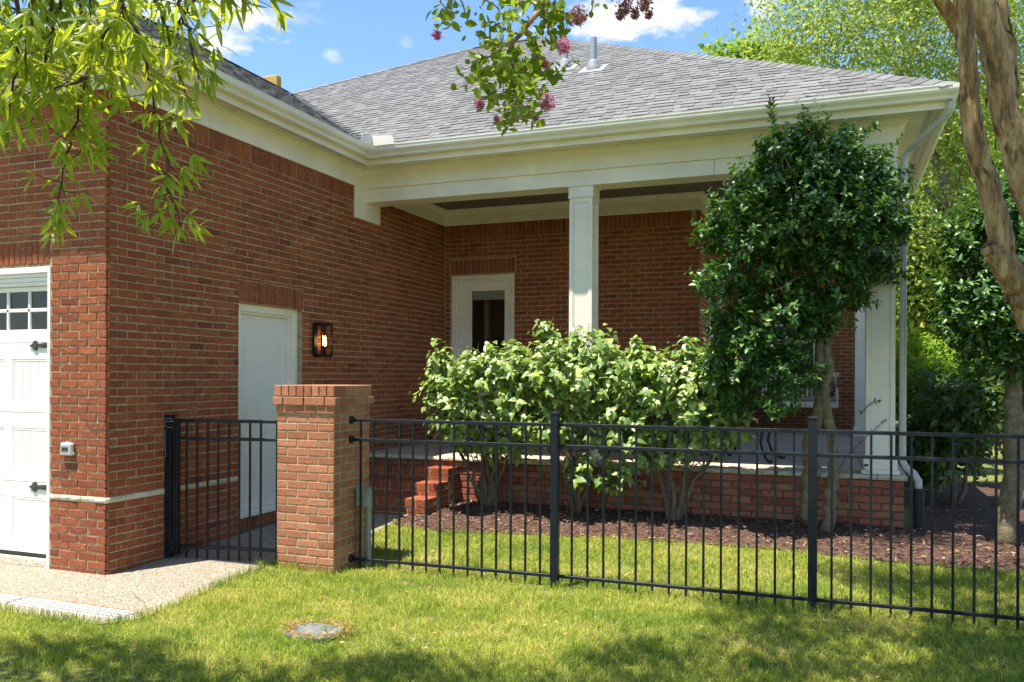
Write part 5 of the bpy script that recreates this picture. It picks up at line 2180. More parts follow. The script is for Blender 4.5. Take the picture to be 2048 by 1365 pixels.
def lawn():
    allV, allR, N = [], [], 0
    for args in ((-6.2, 4.2, 2.4, 3.6, 26000, .035, .062, .0042), (-5.4, 3.2, 3.5, 5.2, 112000, .034, .06, .0036), (-4.6, 3.4, 5.2, 6.4, 62000, .032, .058, .004), (-4.6, 3.6, 6.4, 8.0, 56000, .032, .06, .0048)):
        V, n, r = grass_patch(*args)
        allV.append(V)
        allR.append(r)
        N += n
    # a coarser sward for the rest
    for args in ((-10, -5.3, 2.3, 4.1, 30000, .035, .06, .006), (-14, 14, -6, 2.5, 26000, .04, .07, .012), (3.3, 14, 2.5, 12, 26000, .04, .07, .012), (3, 26, 12, 25, 26000, .05, .09, .03)):
        V, n, r = grass_patch(*args)
        allV.append(V)
        allR.append(r)
        N += n
    tx, ty = [], []
    for k in range(230):
        cx_, cy_ = rng.uniform(-4.3, 2.6), rng.uniform(3.3, 7.7)
        n_ = rng.integers(8, 26)
        tx.append(cx_ + rng.normal(0, .022, n_))
        ty.append(cy_ + rng.normal(0, .022, n_))
    for q in POSTS[:2]:
        tx.append(q + rng.normal(0, .05, 40))
        ty.append(FY + rng.normal(0, .05, 40))
    n_ = 420      # along the pier, the fence line and the edge of the drive
    tx.append(np.concatenate([rng.uniform(px0, px1, 120), rng.uniform(-3.7, 2.4, 220)]))
    ty.append(np.concatenate([py0 - np.abs(rng.normal(.012, .012, 120)), FY + rng.normal(.0, .03, 220)]))
    for (e0, e1) in zip(EDGE[:-4], EDGE[1:-3]):
        m_ = int(260 * math.dist(e0, e1))
        u = rng.random(m_)
        tx.append(e0[0] + (e1[0] - e0[0]) * u + rng.normal(.012, .016, m_))
        ty.append(e0[1] + (e1[1] - e0[1]) * u + rng.normal(-.008, .016, m_))
    tx, ty = np.concatenate(tx), np.concatenate(ty)
    V, n, r = blades(tx, ty, np.random.default_rng(3).uniform(.055, .105, len(tx)), .0042, .45)
    allV.append(V)
    allR.append(r * .55)
    N += n
    me = numpy_mesh('lawn_grass', np.concatenate(allV), [(0, 1, 2, 3), (3, 2, 4)], 5, N, np.concatenate(allR), M_GRASS, (0, 0, 0))
    o = bpy.data.objects.new('lawn_grass', me)
    put(o)
    tag(o, kind='stuff')


lawn()


def chips():
    n = 26000
    x = rng.uniform(-4.6, 4.4, n)
    y = rng.uniform(7.6, 11.5, n)
    near = rng.random(n) < np.where(y < 9.1, 1.0, .35)
    jx, jy = x + rng.normal(0, .05, n), y + rng.normal(0, .05, n)
    ok = in_poly(jx, jy, MULCH) & near
    x, y = x[ok], y[ok]
    n = len(x)
    pos = np.stack([x, y, gz(x, y) + .012 + rng.random(n) * .022], 1)
    d = rng.normal(size=(n, 3)) * np.array([1, 1, .25])
    nm = np.array([0, 0, 1.0]) + rng.normal(0, .45, (n, 3))
    tv = LF_CHIP[0] * np.array([.32, 1, 1])
    leaves(None, pos, d, nm, rng.uniform(.012, .045, n), (tv, LF_CHIP[1]), L_CHIP, 0, rest='mulch_chips')
    # fallen leaves and petals on bed and lawn
    n = 150
    x = rng.uniform(-4.4, 3, n)
    y = rng.uniform(3.2, 8.6, n)
    ok = ~in_poly(x, y, DRIVE)
    x, y = x[ok], y[ok]
    n = len(x)
    on_bed = in_poly(x, y, MULCH)
    pos = np.stack([x, y, gz(x, y) + np.where(on_bed, .035, .045)], 1)
    leaves(None, pos, rng.normal(size=(n, 3)) * np.array([1, 1, .15]), np.array([0, 0, 1.0]) + rng.normal(0, .3, (n, 3)), rng.uniform(.025, .05, n), LF_OVAL, L_DRY, 0, rest='fallen_leaves')
    n = 420
    x = rng.uniform(-4.0, 3, n)
    y = rng.uniform(3.2, 8.6, n)
    ok = ~in_poly(x, y, DRIVE)
    x, y = x[ok], y[ok]
    n = len(x)
    on_bed = in_poly(x, y, MULCH)
    pos = np.stack([x, y, gz(x, y) + np.where(on_bed, .04, .05)], 1)
    leaves(None, pos, rng.normal(size=(n, 3)), np.array([0, 0, 1.0]) + rng.normal(0, .5, (n, 3)), rng.uniform(.008, .02, n), LF_SIMPLE, L_PETAL, 0, rest='fallen_petals')


chips()


def thatch():
    n = 900
    a = rng.uniform(0, 2 * PI, n)
    r = 1 + np.abs(rng.normal(0, .22, n))
    x = -3.04 + np.cos(a) * .165 * r
    y = 4.47 + np.sin(a) * .13 * r + .03
    pos = np.stack([x, y, gz(x, y) + rng.uniform(.012, .045, n)], 1)
    d = rng.normal(size=(n, 3)) * np.array([1, 1, .35])
    leaves(None, pos, d, np.array([0, 0, 1.0]) + rng.normal(0, .4, (n, 3)), rng.uniform(.03, .07, n), (LF_SIMPLE[0] * np.array([.13, 1, 1]), LF_SIMPLE[1]), L_DRY, 0, rest='dry_thatch')


thatch()


# ------------------------------------------------------------------ leafy shrubs before the porch
def heart_shrub(bx, by, label, blobs, stems, nshoot, seed):
    t = thing('leafy_shrub', label, 'shrub', (bx, by, gzf(bx, by)), 'heart-leaved shrubs along the porch wall')
    b = np.array([bx, by, gzf(bx, by) - .05])
    R = random.Random(seed)
    for i, (dx, dy, h, spread) in enumerate(stems):
        p0 = b + np.array([R.uniform(-.05, .05), R.uniform(-.05, .05), 0])
        p1 = p0 + np.array([dx * .25, dy * .25, h * .3])
        p2 = p0 + np.array([dx * .7, dy * .7, h * .62])
        p3 = p0 + np.array([dx, dy, h])
        _, q = limb(t, 'stem', [p0, p1, p2, p3], .032, .010, M_BARKG, .018, 3, seed + i)
        for k in (4, 5, 6):
            p = q[k]
            for s in range(2):
                e = p + np.array([R.uniform(-.38, .38), R.uniform(-.3, .25), R.uniform(.18, .42)])
                limb(t, 'twig', [p, (p + e) / 2 + np.array([0, 0, .03]), e], .008, .003, M_BARKG, .01, 2, seed * 7 + i * 3 + s + k, 5)
    P, O = shell_points(blobs, nshoot, .45, 1.0)
    d = O * .8 + np.array([0, 0, .75]) + rng.normal(0, .35, (len(P), 3))
    pos, dr, nm, sz = sprays(P - unit(d) * .12, d, rng.uniform(.16, .34, len(P)), 7, .8, -.35, (.055, .112), .014, .5)
    dr = dr + np.array([0, 0, -.45])
    nm = nm + np.array([-.15, -.5, .25])
    leaves(t, pos, dr, nm, sz, LF_HEART, L_HEART, 300)
    mm = MB()
    for i in range(0, len(P), 3):
        a, e = P[i] - unit(d[i]) * .16, P[i] + unit(d[i]) * .12
        mm.tube([a, e], [.004, .002], 4, caps=False)
    tag(mm.build('shoots', M_BARKG, t), kind='stuff')
    return t


def B(px, py, d, rx, ry, rd=None):
    """Ellipsoid with its centre seen at (px, py) at distance d; radii in photo pixels at that distance, depth in metres."""
    c = at(px, py, d)
    s = d / FPX
    return (c, np.array([rx * s, rd if rd is not None else rx * s, ry * s]))


heart_shrub(-3.66, 8.72, 'leafy green shrub nearest the porch steps, in front of the glazed porch door',
            [B(960, 780, 9.2, 95, 75, .5), B(900, 790, 9.2, 45, 60, .35), B(1010, 740, 9.2, 70, 50, .45), B(935, 745, 9.2, 50, 45, .35), B(985, 880, 9.3, 75, 35, .3), B(880, 725, 9.2, 14, 35, .12), B(1050, 800, 9.1, 60, 65, .4), B(900, 850, 9.1, 45, 30, .25)],
            [(-.42, -.1, 1.15, 1), (-.15, .1, 1.3, 1), (.12, -.12, 1.25, 1), (.42, .02, 1.2, 1), (.02, -.3, 1.1, 1)], 500, 3)
heart_shrub(-2.62, 8.68, 'tallest leafy green shrub, in front of the middle porch column',
            [B(1150, 755, 8.9, 105, 75, .5), B(1100, 720, 8.9, 60, 50, .4), B(1180, 700, 8.9, 60, 40, .35), B(1240, 760, 8.9, 65, 65, .4), B(1160, 850, 8.9, 90, 45, .35), B(1230, 960, 8.6, 45, 30, .15), B(1165, 940, 8.6, 30, 25, .12), B(1090, 665, 8.9, 14, 20, .1), B(1255, 815, 8.8, 55, 55, .4), B(1090, 860, 8.8, 60, 30, .3)],
            [(-.4, -.05, 1.2, 1), (-.1, .05, 1.4, 1), (.2, -.15, 1.35, 1), (.5, .0, 1.2, 1), (.05, -.3, 1.1, 1)], 540, 5)
heart_shrub(-1.52, 8.62, 'leafy green shrub beside the dark holly, in front of the low iron table',
            [B(1350, 780, 8.5, 95, 75, .5), B(1290, 760, 8.5, 55, 60, .4), B(1400, 760, 8.5, 60, 65, .4), B(1430, 810, 8.5, 45, 40, .3), B(1360, 870, 8.5, 80, 35, .3), B(1330, 905, 8.5, 55, 25, .2), B(1370, 715, 8.5, 25, 35, .2), B(1280, 705, 8.5, 16, 25, .12), B(1455, 840, 8.4, 40, 45, .3), B(1270, 860, 8.5, 60, 35, .3), B(1410, 860, 8.4, 55, 35, .3)],
            [(-.42, -.02, 1.1, 1), (-.12, .05, 1.3, 1), (.2, -.15, 1.25, 1), (.48, .0, 1.15, 1)], 540, 8)


# ------------------------------------------------------------------ hollies
def holly(label, loc, trunks, blobs, nshoot, spikes, seed, group, solo=300):
    t = thing('holly_tree', label, 'tree', loc, group)
    for i, (pts, r0, r1) in enumerate(trunks):
        limb(t, 'trunk', pts, r0, r1, M_BARKH, .012, 4, seed + i, 10)
    P, O = shell_points(blobs, nshoot, .35, 1.0)
    d = O * .9 + np.array([0, 0, .55]) + rng.normal(0, .4, (len(P), 3))
    pos, dr, nm, sz = sprays(P - unit(d) * .07, d, rng.uniform(.09, .17, len(P)), 8, .85, .1, (.055, .085), .008)
    if spikes:
        for (a, e) in spikes:
            a, e = np.array(a), np.array(e)
            for off in (np.zeros(3), rng.normal(0, .05, 3)):
                e2 = e + off * 1.6 - np.array([0, 0, .1 if off.any() else 0])
                L = np.linalg.norm(e2 - a)
                q = sprays([a + off], [e2 - a - off], [L], int(L / .016), .8, .5, (.055, .08), .004)
                pos, dr, nm, sz = (np.concatenate([u, w]) for u, w in zip((pos, dr, nm, sz), q))
                MB().tube([a + off, e2], [.006, .002], 5).build('shoot', M_BARKG, t)
    leaves(t, pos, dr, nm, sz, LF_HOLLY, L_HOLLY, solo)
    # sprigs that stand out of the outline
    Q, OQ = shell_points(blobs, 45, .9, .98)
    Q, OQ = Q[OQ[:, 2] > -.1], OQ[OQ[:, 2] > -.1]
    dq = OQ + np.array([0, 0, .5]) + rng.normal(0, .25, (len(Q), 3))
    u = sprays(Q, dq, rng.uniform(.1, .19, len(Q)), 10, .8, .2, (.05, .08), .006)
    leaves(t, u[0], u[1], u[2], u[3], LF_HOLLY, L_HOLLY, 0)
    # branches inside the crown
    R = random.Random(seed)
    top = np.array(trunks[0][0][-1])
    for k in range(9):
        e = P[R.randrange(len(P))]
        s = np.array(trunks[k % len(trunks)][0][-1 if k % 3 else -2])
        limb(t, 'branch', [s, s * .5 + e * .5 + np.array([0, 0, -.05]), e], .022, .006, M_BARKH, .02, 2, seed * 5 + k, 6)
    return t


HB = np.array([-.08, 8.58, gzf(-.08, 8.58)])
D = 8.02
trk1 = [at(1652, 1066, D), at(1662, 1000, D), at(1668, 950, D), at(1664, 880, D), at(1652, 810, D), at(1640, 740, D), at(1640, 660, D), at(1620, 560, D)]
trk2 = [at(1618, 1046, D + .12), at(1616, 960, D + .12), at(1620, 890, D + .1), at(1634, 830, D + .05), at(1650, 760, D), at(1660, 690, D), at(1666, 620, D), at(1650, 520, D)]
holly('dark glossy holly tree in front of the white corner column', tuple(HB),
      [(trk1, .062, .035), (trk2, .07, .03)],
      [B(1600, 430, D, 140, 110, .7), B(1505, 500, D, 95, 120, .6), B(1690, 460, D, 115, 110, .65), B(1630, 330, D, 95, 85, .5), B(1530, 640, D, 115, 90, .6), B(1485, 715, D, 75, 80, .45), B(1650, 560, D, 95, 70, .55), B(1560, 745, D, 85, 55, .5), B(1730, 400, D, 75, 90, .5), B(1560, 340, D, 70, 70, .45)]
      + [B(x_, y_, D + rng.uniform(-.35, .2), r_, r_ * .9, .2) for (x_, y_, r_) in ((1428, 470, 38), (1420, 560, 40), (1445, 650, 38), (1430, 735, 40), (1478, 805, 40), (1560, 800, 42), (1705, 600, 36), (1765, 535, 38), (1796, 450, 36), (1785, 365, 36), (1745, 325, 36), (1690, 285, 36), (1600, 280, 36), (1545, 295, 36), (1488, 370, 38), (1448, 415, 36), (1640, 650, 34))],
      2700,
      [(at(1556, 310, D - .2), at(1544, 198, D - .2)), (at(1612, 300, D - .1), at(1606, 212, D - .1)), (at(1640, 310, D), at(1622, 235, D)), (at(1680, 320, D - .1), at(1692, 240, D - .1)), (at(1585, 320, D), at(1566, 250, D)), (at(1740, 350, D), at(1768, 290, D)), (at(1530, 380, D), at(1512, 318, D)), (at(1715, 330, D), at(1704, 275, D)), (at(1480, 420, D), at(1455, 395, D)), (at(1775, 470, D), at(1815, 490, D)), (at(1655, 640, D - .2), at(1700, 650, D - .2))],
      21, 'glossy dark hollies')
DR = 7.62
rt1 = [at(2012, 1094, DR), at(2014, 1020, DR), at(2030, 930, DR), at(2024, 850, DR), at(2028, 790, DR), at(2030, 700, DR), at(2036, 560, DR)]
rt2 = [at(2028, 960, DR + .05), at(2044, 900, DR + .05), at(2052, 800, DR + .05), at(2060, 650, DR)]
holly('dark holly tree standing behind the bare tan trunks at the right', tuple(at(2012, 1092, DR)),
      [(rt1, .10, .06), (rt2, .06, .04)],
      [B(1985, 560, DR, 115, 110, .6), B(2030, 460, DR, 100, 110, .6), B(1960, 640, DR, 95, 80, .5), B(2060, 600, DR, 110, 130, .7), B(2000, 700, DR, 90, 60, .5), B(2080, 380, DR, 100, 90, .6), B(1940, 470, DR, 60, 60, .4)],
      1700, [], 33, 'glossy dark hollies')

# thin suckers by the porch corner
sk = thing('holly_sapling', 'thin wiry sapling with few dark leaves between the fence post and the corner column', 'sapling', tuple(at(1700, 1050, 8.3)))
pos, dr, nm, sz = [], [], [], []
for (pts, dd_) in (([(1672, 950), (1700, 905), (1740, 868), (1772, 838)], 8.3), ([(1700, 905), (1722, 925), (1735, 945)], 8.3), ([(1640, 940), (1622, 880), (1612, 830), (1610, 805)], 8.4), ([(1720, 830), (1745, 805), (1760, 803)], 8.3)):
    q = [at(x, y, dd_) for (x, y) in pts]
    limb(sk, 'stem', q, .0055, .0025, M_BARKG, .004, 2, 4, 5)
    for a, b in zip(q[:-1], q[1:]):
        u = sprays([a], [b - a], [np.linalg.norm(b - a)], 5, .9, .1, (.035, .055), .004)
        for L_, w in zip((pos, dr, nm, sz), u):
            L_.append(w)
leaves(sk, np.concatenate(pos), np.concatenate(dr), np.concatenate(nm), np.concatenate(sz), LF_OVAL, L_HOLLY, 300)


# ------------------------------------------------------------------ dark bush by the porch corner and others behind
def bush(label, loc, stems, blobs, nshoot, m, size, seed, group=None, solo=200):
    t = thing('broadleaf_bush', label, 'shrub', loc, group)
    for i, pts in enumerate(stems):
        limb(t, 'stem', pts, .035, .012, M_BARKG, .02, 3, seed + i, 7)
    P, O = shell_points(blobs, nshoot, .3, 1.0)
    d = O + np.array([0, 0, .4]) + rng.normal(0, .4, (len(P), 3))
    pos, dr, nm, sz = sprays(P - unit(d) * .08, d, rng.uniform(.12, .25, len(P)), 6, .85, -.1, size, .015, .4)
    leaves(t, pos, dr, nm, sz, LF_OVAL, m, solo)


bd = 9.9
bush('dark broad-leaved bush beside the porch corner downspout', tuple(at(1912, 1012, bd)),
     [[at(1912, 1014, bd), at(1905, 960, bd), at(1890, 890, bd)], [at(1914, 1014, bd), at(1930, 960, bd), at(1950, 880, bd)], [at(1875, 980, bd), at(1868, 930, bd), at(1862, 860, bd)], [at(1905, 1010, bd), at(1900, 950, bd), at(1915, 880, bd)]],
     [B(1880, 810, bd, 80, 60, .6), B(1950, 800, bd, 75, 60, .6), B(1850, 880, bd, 40, 55, .35), B(1920, 870, bd, 60, 45, .5), B(1870, 930, bd, 35, 35, .3), B(1990, 780, bd, 50, 55, .5), B(1950, 900, bd + .3, 45, 50, .4), B(1880, 900, bd + .4, 50, 45, .4)],
     620, L_BUSH, (.07, .12), 41)


bush('dense dark shrub mass behind the right holly, near the lawn edge', tuple(at(2030, 960, 11.5)),
     [[at(2020, 985, 11.5), at(2010, 930, 11.5), at(1990, 860, 11.5)], [at(2050, 985, 11.5), at(2060, 920, 11.5), at(2080, 850, 11.5)]],
     [B(2010, 830, 11.5, 60, 55, .6), B(2080, 820, 11.5, 80, 80, .7), B(1965, 800, 11.6, 50, 60, .5), B(2060, 740, 11.5, 80, 60, .6)],
     420, L_BUSH, (.08, .13), 43)
bush('mid green shrub row at the back of the mulch bed beyond the condenser', tuple(at(1850, 880, 13.4)),
     [[at(1850, 905, 13.4), at(1845, 850, 13.4)], [at(1930, 905, 13.4), at(1935, 850, 13.4)]],
     [B(1840, 800, 13.4, 50, 60, .6), B(1900, 810, 13.4, 55, 65, .6), B(1960, 820, 13.4, 55, 60, .6), B(1880, 870, 13.4, 60, 35, .5)],
     420, L_BUSH, (.09, .14), 45)


# ------------------------------------------------------------------ background trees
def tree(name, label, base, trunks, blobs, n, size, m, seed, group, solo=60, clump=.28, bark=M_BARKH):
    t = thing(name, label, 'tree', base, group)
    for i, (pts, r0, r1) in enumerate(trunks):
        limb(t, 'trunk', pts, r0, r1, bark, .05, 3, seed + i, 8)
    nc = max(1, n // 26)
    P, O = shell_points(blobs, nc, .35, 1.0)
    C = np.repeat(P, 26, 0)
    OO = np.repeat(O, 26, 0)
    pos = C + rng.normal(0, clump, C.shape) * np.array([1, 1, .6])
    d = rng.normal(size=pos.shape) + np.array([0, 0, -.5]) + OO * .4
    nm = np.array([0, 0, .8]) + OO * .6 + rng.normal(0, .6, pos.shape)
    leaves(t, pos, d, nm, rng.uniform(size[0], size[1], len(pos)), LF_SIMPLE, m, solo)
    return t


G_FAR = 'trees behind the house on the right'
b1 = at(1990, 770, 19)
tree('birch_tree', 'large bright yellow green tree rising behind the right end of the roof', (b1[0], b1[1], 0),
     [([(b1[0], b1[1], -.1), tuple(at(1955, 520, 19)), tuple(at(1905, 400, 19)), tuple(at(1860, 300, 19)), tuple(at(1800, 150, 19))], .24, .08), ([(b1[0] + .3, b1[1], -.1), tuple(at(1960, 500, 19.3)), tuple(at(1925, 380, 19.3)), tuple(at(1890, 250, 19.3))], .2, .07), ([(b1[0] + .1, b1[1] + .2, -.1), tuple(at(1900, 460, 19.6)), tuple(at(1850, 370, 19.6))], .14, .06)],
     [B(1780, 90, 19, 150, 110, 1.8), B(1650, 130, 19, 130, 95, 1.5), B(1900, 60, 19, 170, 130, 2.0), B(1990, 250, 19, 150, 140, 1.8), B(1600, 60, 19, 80, 90, 1.2), B(1870, 250, 19, 90, 80, 1.2), B(1720, -60, 19, 200, 110, 2.0), B(1920, -80, 19, 220, 130, 2.2), B(2120, 120, 19, 170, 200, 2.2), B(1900, 420, 19, 60, 90, .9)],
     50000, (.065, .12), L_FAR, 51, G_FAR)
for i, (px_, py_, d_, r_, h_, m_, lab, n_) in enumerate((
        (1840, 470, 24, 110, 210, L_FAR, 'sunlit yellow green tree seen just past the corner downspout', 15000),
        (1960, 420, 27, 170, 260, L_FAR2, 'mid green tree behind the dark holly at the right', 14000),
        (1800, 610, 30, 100, 170, L_FAR, 'low bright tree farthest behind the porch corner', 9000),
        (2120, 380, 24, 190, 300, L_FAR2, 'green tree behind the tan trunks at the right edge', 12000),
        (1500, 120, 30, 110, 26, L_FAR2, 'treetop just showing over the sloping ridge of the main roof', 2500),
        (1900, 640, 38, 200, 170, L_FAR2, 'broad green tree in the distance between the porch and the right holly', 9000))):
    b_ = at(px_, 752, d_)
    s_ = d_ / FPX
    tp = at(px_, py_, d_)
    tree('leafy_tree', lab, (b_[0], b_[1], 0), [([(b_[0], b_[1], -.1), tuple((b_ + tp) / 2), tuple(tp)], .2, .06)],
         [B(px_, py_, d_, r_ * .8, h_ * .6, r_ * s_ * .8), B(px_ - r_ * .4, py_ + h_ * .35, d_, r_ * .6, h_ * .45, r_ * s_ * .6), B(px_ + r_ * .45, py_ + h_ * .3, d_, r_ * .6, h_ * .5, r_ * s_ * .6), B(px_, py_ - h_ * .5, d_, r_ * .55, h_ * .45, r_ * s_ * .6), B(px_ + r_ * .1, py_ + h_ * .7, d_, r_ * .7, h_ * .35, r_ * s_ * .6)],
         int(n_ * 1.5), (.008 * d_ * .8, .008 * d_ * 1.15), m_, 60 + i, G_FAR, solo=30, clump=.25 + .006 * d_)
bush('sunlit low shrubs behind the dark bush, past the corner of the house', tuple(at(1880, 800, 15)), [[at(1880, 880, 15), at(1880, 820, 15)]],
     [B(1850, 730, 15, 70, 60, .8), B(1930, 740, 15, 80, 60, .8), B(1810, 760, 15, 40, 50, .5)], 420, L_FAR2, (.1, .16), 71, solo=60)


# ------------------------------------------------------------------ crape myrtle: tan trunks at the right, flowering branch over the roof, crown overhead
cm = thing('crape_myrtle', 'crape myrtle with smooth tan trunks at the right edge and pink flowering branches', 'tree', tuple(at(2230, 1350, 4.6)))
ct = 4.6
TRK = [
    ([(2215, 1370), (2190, 1000), (2130, 760), (2076, 660), (2040, 590), (2010, 516), (1994, 440), (1976, 369), (1953, 300), (1940, 221), (1935, 110), (1924, 0), (1905, -300)], ct, .082, .041),
    ([(2300, 1370), (2290, 1000), (2210, 700), (2110, 500), (2052, 372), (2030, 300), (2012, 221), (1984, 74), (1962, 0), (1906, -260)], ct - .25, .09, .056),
    ([(2022, 200), (2010, 96), (1994, 0), (1980, -120), (2010, -320)], ct + .25, .058, .04)]
flakes_p, flakes_d, flakes_n = [], [], []
for i, (pl, d_, r0, r1) in enumerate(TRK):
    _, q = limb(cm, 'trunk', [at(x, y, d_) for (x, y) in pl], r0, r1, M_CRAPE, .0035, 4, 3 + i, 16)
    rad = np.linspace(r0, r1, len(q))
    for k in range(150):   # curls of bark that have not yet dropped
        u = rng.uniform(0, len(q) - 1.01)
        j = int(u)
        ax = unit(q[j + 1] - q[j])
        n_ = unit(np.cross(ax, rng.normal(size=3)))
        flakes_p.append(q[j] + (q[j + 1] - q[j]) * (u - j) + n_ * (rad[j] * 1.0 + .0015))
        flakes_d.append(ax * -1 + rng.normal(0, .12, 3) + n_ * .10)
        flakes_n.append(n_)
M_FLAKE = leaf_mat('bark_flake', [(0.0, (0.13, 0.075, 0.04)), (0.6, (0.25, 0.16, 0.09)), (1.0, (0.42, 0.32, 0.2))], 0.0, (0.1, 0.05, 0.03), 0.8, 0.2)
leaves(cm, np.array(flakes_p), np.array(flakes_d), np.array(flakes_n), rng.uniform(.03, .09, len(flakes_p)), (LF_SIMPLE[0] * np.array([.42, 1, 1]), LF_SIMPLE[1]), M_FLAKE, 0, rest='bark_flakes')
limb(cm, 'branch', [at(1937, 92, ct + .02), at(1912, 48, ct + .04), at(1880, 0, ct), at(1790, -130, ct - .2), at(1650, -260, ct - .5)], .042, .03, M_CRAPE, .003, 3, 8, 12)
limb(cm, 'stub', [at(2034, 575, ct - .02), at(2012, 545, ct - .03), at(1994, 517, ct - .04), at(1982, 503, ct - .04), at(1977, 497, ct - .04)], .062, .046, M_CRAPE, .005, 3, 9, 14)
limb(cm, 'stub', [at(2052, 612, ct - .05), at(2034, 603, ct - .08), at(2030, 601, ct - .085)], .03, .027, M_CRAPE, .002, 2, 10, 12)
mm = MB()
RS = random.Random(8)
c_, e_ = at(1980, 501, ct - .04), at(1972, 491, ct - .04)
for k in range(26):
    o_ = Vector((RS.uniform(-1, 1), RS.uniform(-1, 1), RS.uniform(-1, 1))).normalized() * RS.uniform(.005, .042)
    mm.tube([Vector(c_) + o_, Vector(e_) + o_ * RS.uniform(.6, 1.15)], [.007, .002], 4)
tag(mm.build('splinters', M_BARKO, cm), kind='stuff')

lim = [at(1650, -260, ct - .5), at(1420, -230, 3.9), at(1230, -140, 3.5), at(1097, -4, 3.25), at(1075, 25, 3.2), at(1052, 56, 3.2), at(1026, 84, 3.2), at(1004, 93, 3.2), at(990, 108, 3.2)]
limb(cm, 'branch', lim[:3], .03, .016, M_CRAPE, .003, 3, 11, 8)
limb(cm, 'branch', lim[2:], .0155, .004, M_CRAPE, .003, 3, 12, 8)
tw = [[(1028, 86), (1023, 108), (1024, 135), (1022, 166), (1018, 200), (1014, 235), (1014, 250)], [(1004, 92), (985, 108), (965, 125), (950, 130)], [(1022, 120), (1040, 140), (1060, 130), (1075, 135)], [(1024, 150), (1045, 170), (1075, 180), (1095, 190)], [(1022, 170), (1000, 190), (975, 195), (962, 195)], [(1052, 56), (1066, 80), (1064, 110), (1070, 140)], [(1040, 70), (1010, 60), (985, 45), (965, 55)], [(1020, 130), (990, 140), (965, 150), (950, 165)], [(1075, 25), (1092, 40), (1104, 56)], [(1085, 10), (1060, 5), (1020, 0), (985, -5)], [(1018, 210), (1040, 215), (1050, 225)], [(1095, 0), (1110, 20), (1135, 30), (1150, 28)], [(1064, 110), (1085, 120), (1100, 145), (1110, 160)]]
pos, dr, nm, sz = [], [], [], []


def add_sprays(pts, d, n, size, spread=.9, lift=.1, jit=.01):
    for a, b in zip(pts[:-1], pts[1:]):
        L = np.linalg.norm(b - a)
        u = sprays([a], [b - a], [L], max(2, int(n * L)), spread, lift, size, jit)
        for Q, w in zip((pos, dr, nm, sz), u):
            Q.append(w)


MBC = MB()
for i, pl in enumerate(tw):
    q = [at(x, y, 3.2 + .1 * math.sin(i * 1.7) + .03 * k) for k, (x, y) in enumerate(pl)]
    limb(cm, 'twig', q, .0045, .0018, M_CRAPE, .003, 2, 20 + i, 5)
    add_sprays(q, 3.2, 60, (.034, .055))
    RT = np.random.default_rng(100 + i)
    for a, b in zip(q[:-1], q[1:]):   # side shoots fill the spray out
        for t_ in (.3, .7):
            p_ = a + (b - a) * t_
            e_ = p_ + unit(RT.normal(size=3) * np.array([1, 1, .7]) + np.array([0, 0, -.35])) * RT.uniform(.08, .14)
            MBC.tube([p_, e_], [.0018, .001], 4, caps=False)
            add_sprays([p_, e_], 3.2, 66, (.032, .052))
# a second spray hanging into the top edge
for i, pl in enumerate(([(900, -60), (905, 0), (890, 25), (880, 55)], [(905, -40), (925, 10), (935, 40)], [(930, -60), (960, -10), (985, 10), (1000, 25)], [(900, -30), (882, 5), (905, 45)], [(1010, -60), (1050, -10), (1100, 10)], [(1180, -60), (1185, 0), (1182, 30)], [(1225, -60), (1222, -5), (1224, 4)])):
    q = [at(x, y, 3.3 + .05 * i) for (x, y) in pl]
    limb(cm, 'twig', q, .005, .002, M_CRAPE, .003, 2, 50 + i, 5)
    add_sprays(q[1:], 3.3, 130, (.034, .055), jit=.03)
tag(MBC.build('side_shoots', M_CRAPE, cm), kind='stuff')
leaves(cm, np.concatenate(pos), np.concatenate(dr), np.concatenate(nm), np.concatenate(sz), LF_OVAL, L_CRAPE, 300)


def panicle(px, py, d, r, m, n, parent=cm):
    c = at(px, py, d)
    s = r * d / FPX
    mm = MB()
    for k in range(14):
        e = c + unit(rng.normal(size=3)) * s * rng.uniform(.5, 1.0) * np.array([1, 1, 1.25])
        mm.tube([c + np.array([0, 0, s]), (c + e) / 2, e], .0012, 4, caps=False)
    g = unit(rng.normal(size=(n, 3))) * (rng.random((n, 1)) ** .4) * s * np.array([1, 1, 1.3])
    g *= (1 - .35 * np.clip(-g[:, 2:3] / s, 0, 1))
    o = bpy.data.objects.new('flower_panicle', None)
    o.location = Vector(c) - wloc(parent)
    put(o, parent)
    mm.build('stalks', M_BARKG, o)
    leaves(o, c + g, rng.normal(size=(n, 3)), rng.normal(size=(n, 3)), rng.uniform(.007, .014, n), LF_SIMPLE, m, 0, rest='petals')


for (px_, py_, r_, m_) in ((1158, 34, 23, L_SEED), (1127, 94, 17, L_FLOWER), (1094, 207, 20, L_FLOWER), (1050, 231, 14, L_FLOWER), (1070, 236, 8, L_FLOWER), (959, 208, 12, L_FLOWER), (874, 72, 10, L_FLOWER), (993, 240, 6, L_FLOWER), (1090, 128, 9, L_SEED), (1250, 14, 20, L_SEED), (1290, 8, 20, L_SEED), (1270, 30, 12, L_SEED), (1240, 30, 12, L_SEED), (1298, 30, 9, L_SEED)):
    panicle(px_, py_, 3.2, r_ * .88, m_, int(50 + r_ * 11))

# the crown overhead, above and to the right of the view
def overhead(x, y, z, rx, ry, rz=.45):
    """A clump of crown at height z whose shade falls round (x, y) on the lawn."""
    return (np.array([x + TO_SUN.x / TO_SUN.z * z, y + TO_SUN.y / TO_SUN.z * z, z]), np.array([rx, ry, rz]))


